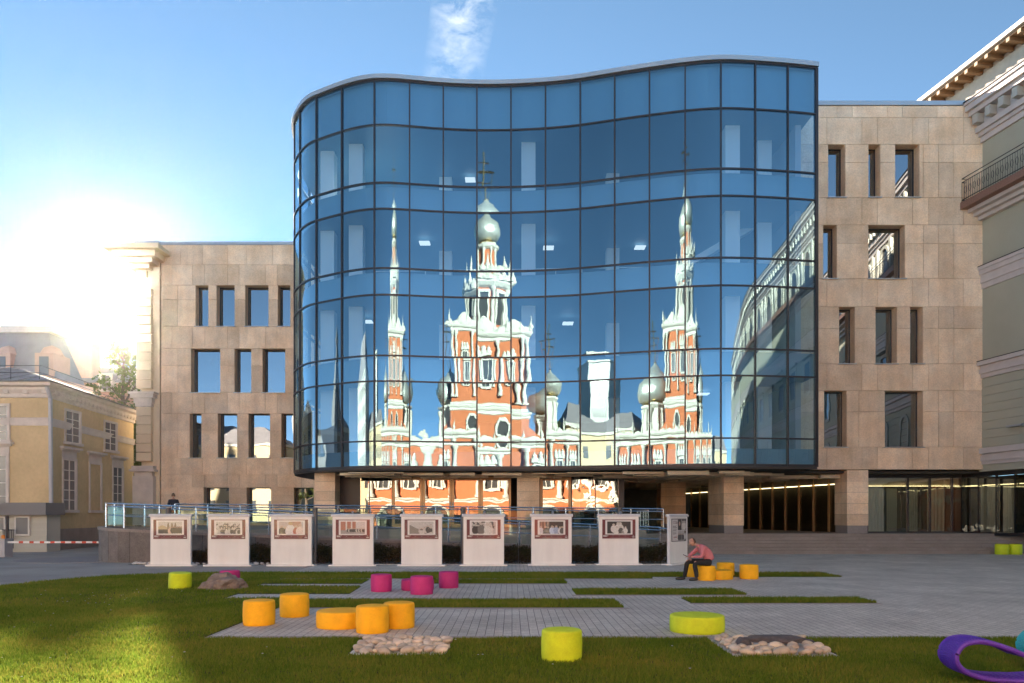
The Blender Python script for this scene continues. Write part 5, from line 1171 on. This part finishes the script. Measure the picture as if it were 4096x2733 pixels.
def cwin(x, y, z0, z1, w, kind='ped', sgn=1):
    b = MB().box(x - w / 2, x + w / 2, y - .05, y + .03, z0, z1)
    win = b.build('window', 'dark_pane', CH, world=False); t = MB(); fw = w * .22
    t.box(x - w / 2 - fw, x - w / 2, y - .02, y + .28, z0 - fw, z1 + fw).box(x + w / 2, x + w / 2 + fw, y - .02, y + .28, z0 - fw, z1 + fw).box(x - w / 2, x + w / 2, y - .02, y + .28, z1, z1 + fw).box(x - w / 2, x + w / 2, y - .02, y + .28, z0 - fw, z0)
    t.box(x - .04, x + .04, y + .04, y + .1, z0, z1)
    if kind == 'ped':
        t.box(x - w * .95, x + w * .95, y - .02, y + .4, z1 + fw + .1, z1 + fw + .35)
        for k_ in (-1, 0, 1): t.lathe([(.34 * w, 0), (.4 * w, .2 * w), (.2 * w, .5 * w), (.28 * w, .7 * w), (.03, 1.05 * w)], (x + k_ * w * .62, y + .15, z1 + fw + .35), 10, 1, .5)
        for k_ in (-1, 1): t.lathe([(.16 * w, 0), (.11 * w, .2), (.11 * w, z1 - z0 - .2), (.17 * w, z1 - z0)], (x + k_ * w * .88, y + .2, z0), 10)
    t.build('surround', 'church_white', win, world=False, smooth=True)
def oval(x, y, z, rx, rz_):
    def ring(k, yy): return [(x + rx * k * math.cos(a), yy, z + rz_ * k * math.sin(a)) for a in np.linspace(0, 2 * math.pi, 9)[:-1] + .39]
    b = MB().add(ring(1, y + .03), [tuple(range(8))[::-1]]); win = b.build('window', 'dark_pane', CH, world=False)
    t = MB(); t.add(ring(1, y + .25) + ring(1.4, y + .25) + ring(1.4, y) + ring(1, y), [(i, (i + 1) % 8, 8 + (i + 1) % 8, 8 + i) for i in range(8)] + [(8 + i, 8 + (i + 1) % 8, 16 + (i + 1) % 8, 16 + i) for i in range(8)] + [(24 + i, 24 + (i + 1) % 8, (i + 1) % 8, i) for i in range(8)])
    t.build('surround', 'church_white', win, world=False)
def columns(x, y, z0, z1, r_): 
    MB().lathe([(r_ * 1.5, 0), (r_ * 1.5, .3), (r_, .45), (r_ * .9, z1 - z0 - .6), (r_ * 1.15, z1 - z0 - .5), (r_ * 1.6, z1 - z0 - .1), (r_ * 1.6, z1 - z0)], (x, y, z0), 12).build('column', 'church_white', CH, world=False, smooth=True)
def dome(x, y, z, w, h, cross):
    r_ = w / 2; pr = [(r_ * .55, 0), (r_ * .82, .08 * h), (r_ * .97, .22 * h), (r_, .36 * h), (r_ * .96, .50 * h), (r_ * .84, .64 * h), (r_ * .62, .77 * h), (r_ * .36, .88 * h), (r_ * .13, h), (r_ * .05, h * 1.14)]
    d_ = MB().lathe(pr, (x, y, z), 40).build('onion_dome', 'dome_silver', CH, world=False, smooth=True, angle=180)
    MB().lathe([(r_ * .6, -.35), (r_ * .66, -.2), (r_ * .6, 0)], (x, y, z), 24).build('gold_band', 'gold', d_, world=False, smooth=True)
    zz = z + h * 1.1; c = cross; g_ = MB(); g_.tube([(x, y, zz), (x, y, zz + c)], c * .016, 6)
    for k_, w_ in ((.62, .24), (.78, .12), (.42, .14)): g_.tube([(x - w_ * c, y, zz + k_ * c), (x + w_ * c, y, zz + k_ * c)], c * .014, 6)
    g_.tube([(x - .22 * c, y, zz + .62 * c), (x - .1 * c, y, zz + .15 * c), (x, y, zz - .12 * c)], c * .006, 4).tube([(x + .22 * c, y, zz + .62 * c), (x + .1 * c, y, zz + .15 * c), (x, y, zz - .12 * c)], c * .006, 4)
    g_.lathe([(.02, -.3), (.3, 0), (.02, .3)], (x, y, zz), 12); g_.build('cross', 'gold', d_, world=False)
# the body of the church; +y local faces the glass front
chb('body', 'church_orange', -16, 16, -14, 8, 0, 11.0); c_cornice(16, 8, 10.4, 1.0, .7); c_cornice(16, 8, 3.6, .5, .4)
crest(15.8, 7.8, 11.3, .75, 2.1)
for x in (-14, -10.6, -7.0, -3.4, 3.4, 7.0, 10.6, 14): 
    if abs(x) > 4: cwin(x, 8, 5.6, 8.0, 1.15)
for x in (-15.6, -12.3, -8.8, -5.2, -1.7, 1.7, 5.2, 8.8, 12.3, 15.6): columns(x, 8.3, 4.2, 10.4, .33)
cwin(0, 8, 5.4, 8.2, 1.5)
for x in (-13, -7, 0, 7, 13): 
    pr = [(x + 1.5 * math.cos(a), 1.6 + 1.5 * math.sin(a)) for a in np.linspace(0, math.pi, 11)]
    p_ = MB().add([(x + 1.5, 8.03, 0)] + [(a, 8.03, c) for a, c in pr] + [(x - 1.5, 8.03, 0)], [tuple(range(13))]).build('portal', 'dark_pane', CH, world=False)
    t = MB().tube([(x + 1.7, 8.1, 0)] + [(x + (a - x) * 1.13, 8.1, 1.6 + (c - 1.6) * 1.13) for a, c in pr] + [(x - 1.7, 8.1, 0)], .22, 6); t.build('arch', 'church_white', p_, world=False)
# shoulders that sweep up to the tower
for s_ in (-1, 1):
    pr = [(6.0, 11.3), (6.0, 15.0)] + [(6.0 + 5.2 * (1 - math.cos(a)), 15.0 - 3.6 * math.sin(a)) for a in np.linspace(0, 1.57, 8)]
    n = len(pr); MB().add([(s_ * a, 4.6, c) for a, c in pr] + [(s_ * a, 3.4, c) for a, c in pr], [tuple(range(n)), tuple(range(n, 2 * n))[::-1]] + [(i, (i + 1) % n, n + (i + 1) % n, n + i) for i in range(n)]).build('shoulder_wall', 'church_orange', CH, world=False)
chb('tower_base', 'church_orange', -6.2, 6.2, -6.2, 6.2, 11, 15.2); c_cornice(6.2, 6.2, 14.6, .9, .5)
for x in (-2.3, 2.3): oval(x, 6.2, 12.9, .75, 1.05)
chb('main_tier', 'church_orange', -6.0, 6.0, -6.0, 6.0, 15.5, 24.4)
MB().sweep([(-6, -6), (6, -6), (6, 6), (-6, 6)], [(.05, 15.5), (.3, 15.6), (.3, 15.9), (.1, 16.0)], True).build('dado', 'church_white', CH, world=False)
for sx_ in (-1, 1):
    for x in (5.75, 5.0): columns(sx_ * x, 6.25, 16.7, 23.6, .25)
    columns(sx_ * 1.95, 6.25, 16.7, 23.6, .22); cwin(sx_ * 3.35, 6.0, 18.2, 21.0, .8)
cwin(0, 6.0, 18.0, 21.2, 1.25); c_cornice(6.0, 6.0, 23.6, 1.0, .8); crest(6.2, 6.2, 24.6, .8, 1.5)
for gx_, gs in ((-3.7, .72), (3.7, .72), (0, .9)): MB().lathe([(1.4 * gs, 0), (2.0 * gs, .3), (2.1 * gs, 1.0 * gs), (1.1 * gs, 1.8 * gs), (.3 * gs, 2.4 * gs)], (gx_, 5.9, 24.6), 14, 1, .3).build('scroll_gable', 'church_white', CH, world=False, smooth=True)
PH8 = math.pi / 8
MB().lathe([(3.6, 24.4), (3.6, 31.4)], (0, 0, 0), 8, ph=PH8).build('bell_tier', 'church_orange', CH, world=False)
for k_ in range(8):
    a = PH8 + k_ * math.pi / 4; columns(3.7 * math.cos(a), 3.7 * math.sin(a), 26.2, 31.0, .3)
    a2 = k_ * math.pi / 4; o_ = MB().box(-.62, .62, 0, .06, 26.6, 30.2).build('bell_opening', 'dark_pane', CH, world=False); o_.location = (3.33 * math.cos(a2), 3.33 * math.sin(a2), 0); o_.rotation_euler = (0, 0, a2 - math.pi / 2)
    t = MB().box(-.95, -.62, 0, .3, 26.2, 30.6).box(.62, .95, 0, .3, 26.2, 30.6).box(-.62, .62, 0, .3, 30.2, 30.6).build('surround', 'church_white', o_, world=False)
MB().lathe([(3.7, 30.9), (4.1, 31.1), (4.5, 31.6), (4.5, 31.9), (3.2, 32.0)], (0, 0, 0), 8, ph=PH8).lathe([(3.6, 24.5), (3.9, 24.6), (3.9, 26.1), (3.6, 26.2)], (0, 0, 0), 8, ph=PH8).build('tier_cornice', 'church_white', CH, world=False)
b = MB()
for k_ in range(16): a = k_ * math.pi / 8; finial(b, 4.1 * math.cos(a), 4.1 * math.sin(a), 31.9, 1.0 if k_ % 2 else 1.4); b.lathe([(.7, 0), (.75, .6), (.3, 1.1), (.05, 1.3)], (3.9 * math.cos(a + .2), 3.9 * math.sin(a + .2), 31.9), 8)
b.build('crest', 'church_white', CH, world=False)['kind'] = 'stuff'
MB().lathe([(1.75, 32), (1.75, 36.6)], (0, 0, 0), 8, ph=PH8).build('lantern', 'church_orange', CH, world=False)
for k_ in range(8): a = PH8 + k_ * math.pi / 4; columns(1.8 * math.cos(a), 1.8 * math.sin(a), 32.2, 36.4, .2)
MB().lathe([(1.8, 36.2), (2.2, 36.5), (2.3, 36.9), (1.4, 37.2)], (0, 0, 0), 16).build('lantern_cornice', 'church_white', CH, world=False)
dome(0, 0, 37.4, 5.2, 4.7, 7.2)
for s_, off_ in ((-1, 9.7), (1, 7.5)):
    x = s_ * off_; MB().lathe([(1.75, 11), (1.75, 15.2), (2.1, 15.5), (2.1, 15.8)], (x, 2.0, 0), 8, ph=PH8).build('drum', 'church_white', CH, world=False)
    for k_ in range(8): a = PH8 + k_ * math.pi / 4; columns(x + 1.8 * math.cos(a), 2.0 + 1.8 * math.sin(a), 12, 15.2, .2)
    dome(x, 2.0, 16.0, 6.0 if s_ < 0 else 4.6, 4.4, 5.6)
def plain_block(name, x0, x1, y0, y1, h, mat, label, nx, nzs, roof=None, side=False):
    o = empty(name, ((x0 + x1) / 2, (y0 + y1) / 2, 0), label=label, cat='building'); MB().box(x0, x1, y0, y1, 0, h).build('wall', mat, o); b = MB()
    MB().box(x0 - .4, x1 + .4, y0 - .4, y1 + .4, h, h + .5).build('cornice', 'church_white', o)
    for i in range(nx):
        for j in range(nzs):
            xx = x0 + (i + .5) * (x1 - x0) / nx; zz = 1.5 + (j + .2) * (h - 2) / nzs; w = min(.7, (x1 - x0) / nx * .25); hh = (h - 2) / nzs * .55
            MB().box(xx - w, xx + w, y1 - .05, y1 + .05, zz, zz + hh).build('window', 'dark_pane', o)
    if roof: MB().add([(x0 - .5, y0 - .5, h + .5), (x1 + .5, y0 - .5, h + .5), (x1 + .5, y1 + .5, h + .5), (x0 - .5, y1 + .5, h + .5), ((x0 + x1) / 2 - (x1 - x0) * .25, (y0 + y1) / 2, h + roof), ((x0 + x1) / 2 + (x1 - x0) * .25, (y0 + y1) / 2, h + roof)], [(0, 1, 5, 4), (1, 2, 5), (2, 3, 4, 5), (3, 0, 4)]).build('roof', 'roof_tin', o)
    return o
plain_block('sand_house', -34, -19.5, -42, -26, 13.5, 'sand_block', 'sand coloured house with tin roof left of the mirrored church', 5, 3, 4)
plain_block('pale_tower', -44.5, -40, -62, -50, 30, 'pale_block', 'narrow white tower block mirrored above the sand house', 2, 8)
plain_block('pale_house', -84, -58, -32, -18, 24, 'pale_block', 'pale angular house mirrored at the rounded corner of the glass', 7, 6, 7)
plain_block('sand_house', -62, -40, -40, -28, 14, 'sand_block', 'longer sand coloured house mirrored beside the pale angular house', 6, 3, 4)
plain_block('sand_house', 12, 34, -52, -40, 11, 'sand_block', 'sand coloured house mirrored between church and green-grey house', 5, 2, 4)
sb = plain_block('slate_house', -84, -70, 8, 26, 13, 'slate_block', 'dark slate coloured house mirrored at the far end of the curve', 4, 3, 3)
MB().lathe([(3.0, 13), (3.0, 17), (1.4, 22), (.6, 25), (.9, 26), (.1, 28)], (-73, 20, 0), 8).build('turret', 'slate_block', sb)
tree('broadleaf_tree', (-17.6, -30, 0), 15, 3.0, 'green tree mirrored beside the church', 21, leaf=.3, per=50, n=50)
tree('broadleaf_tree', (-36.5, -30, 0), 14, 3.0, 'green tree mirrored at the end of the sand house', 22, leaf=.3, per=50, n=50)

# ------------------------------------------------------------------ light haze volume added to imitate lens glow around the low sun
hz = MB().box(-161, 121, -111, 120, -1.2, 56).build('glare', 'church_white'); hz.data.materials.clear()
m, t, o = newmat('glare_air'); n, l = NL(t); pv_ = n('ShaderNodeVolumePrincipled'); pv_.inputs['Color'].default_value = (1, .94, .85, 1); pv_.inputs['Density'].default_value = .000024; pv_.inputs['Anisotropy'].default_value = .96
l(pv_.outputs[0], o.inputs['Volume']); hz.data.materials.append(m); props(hz, 'thin warm haze volume over the courtyard, added to imitate lens glow near the sun', 'glare', kind='stuff')
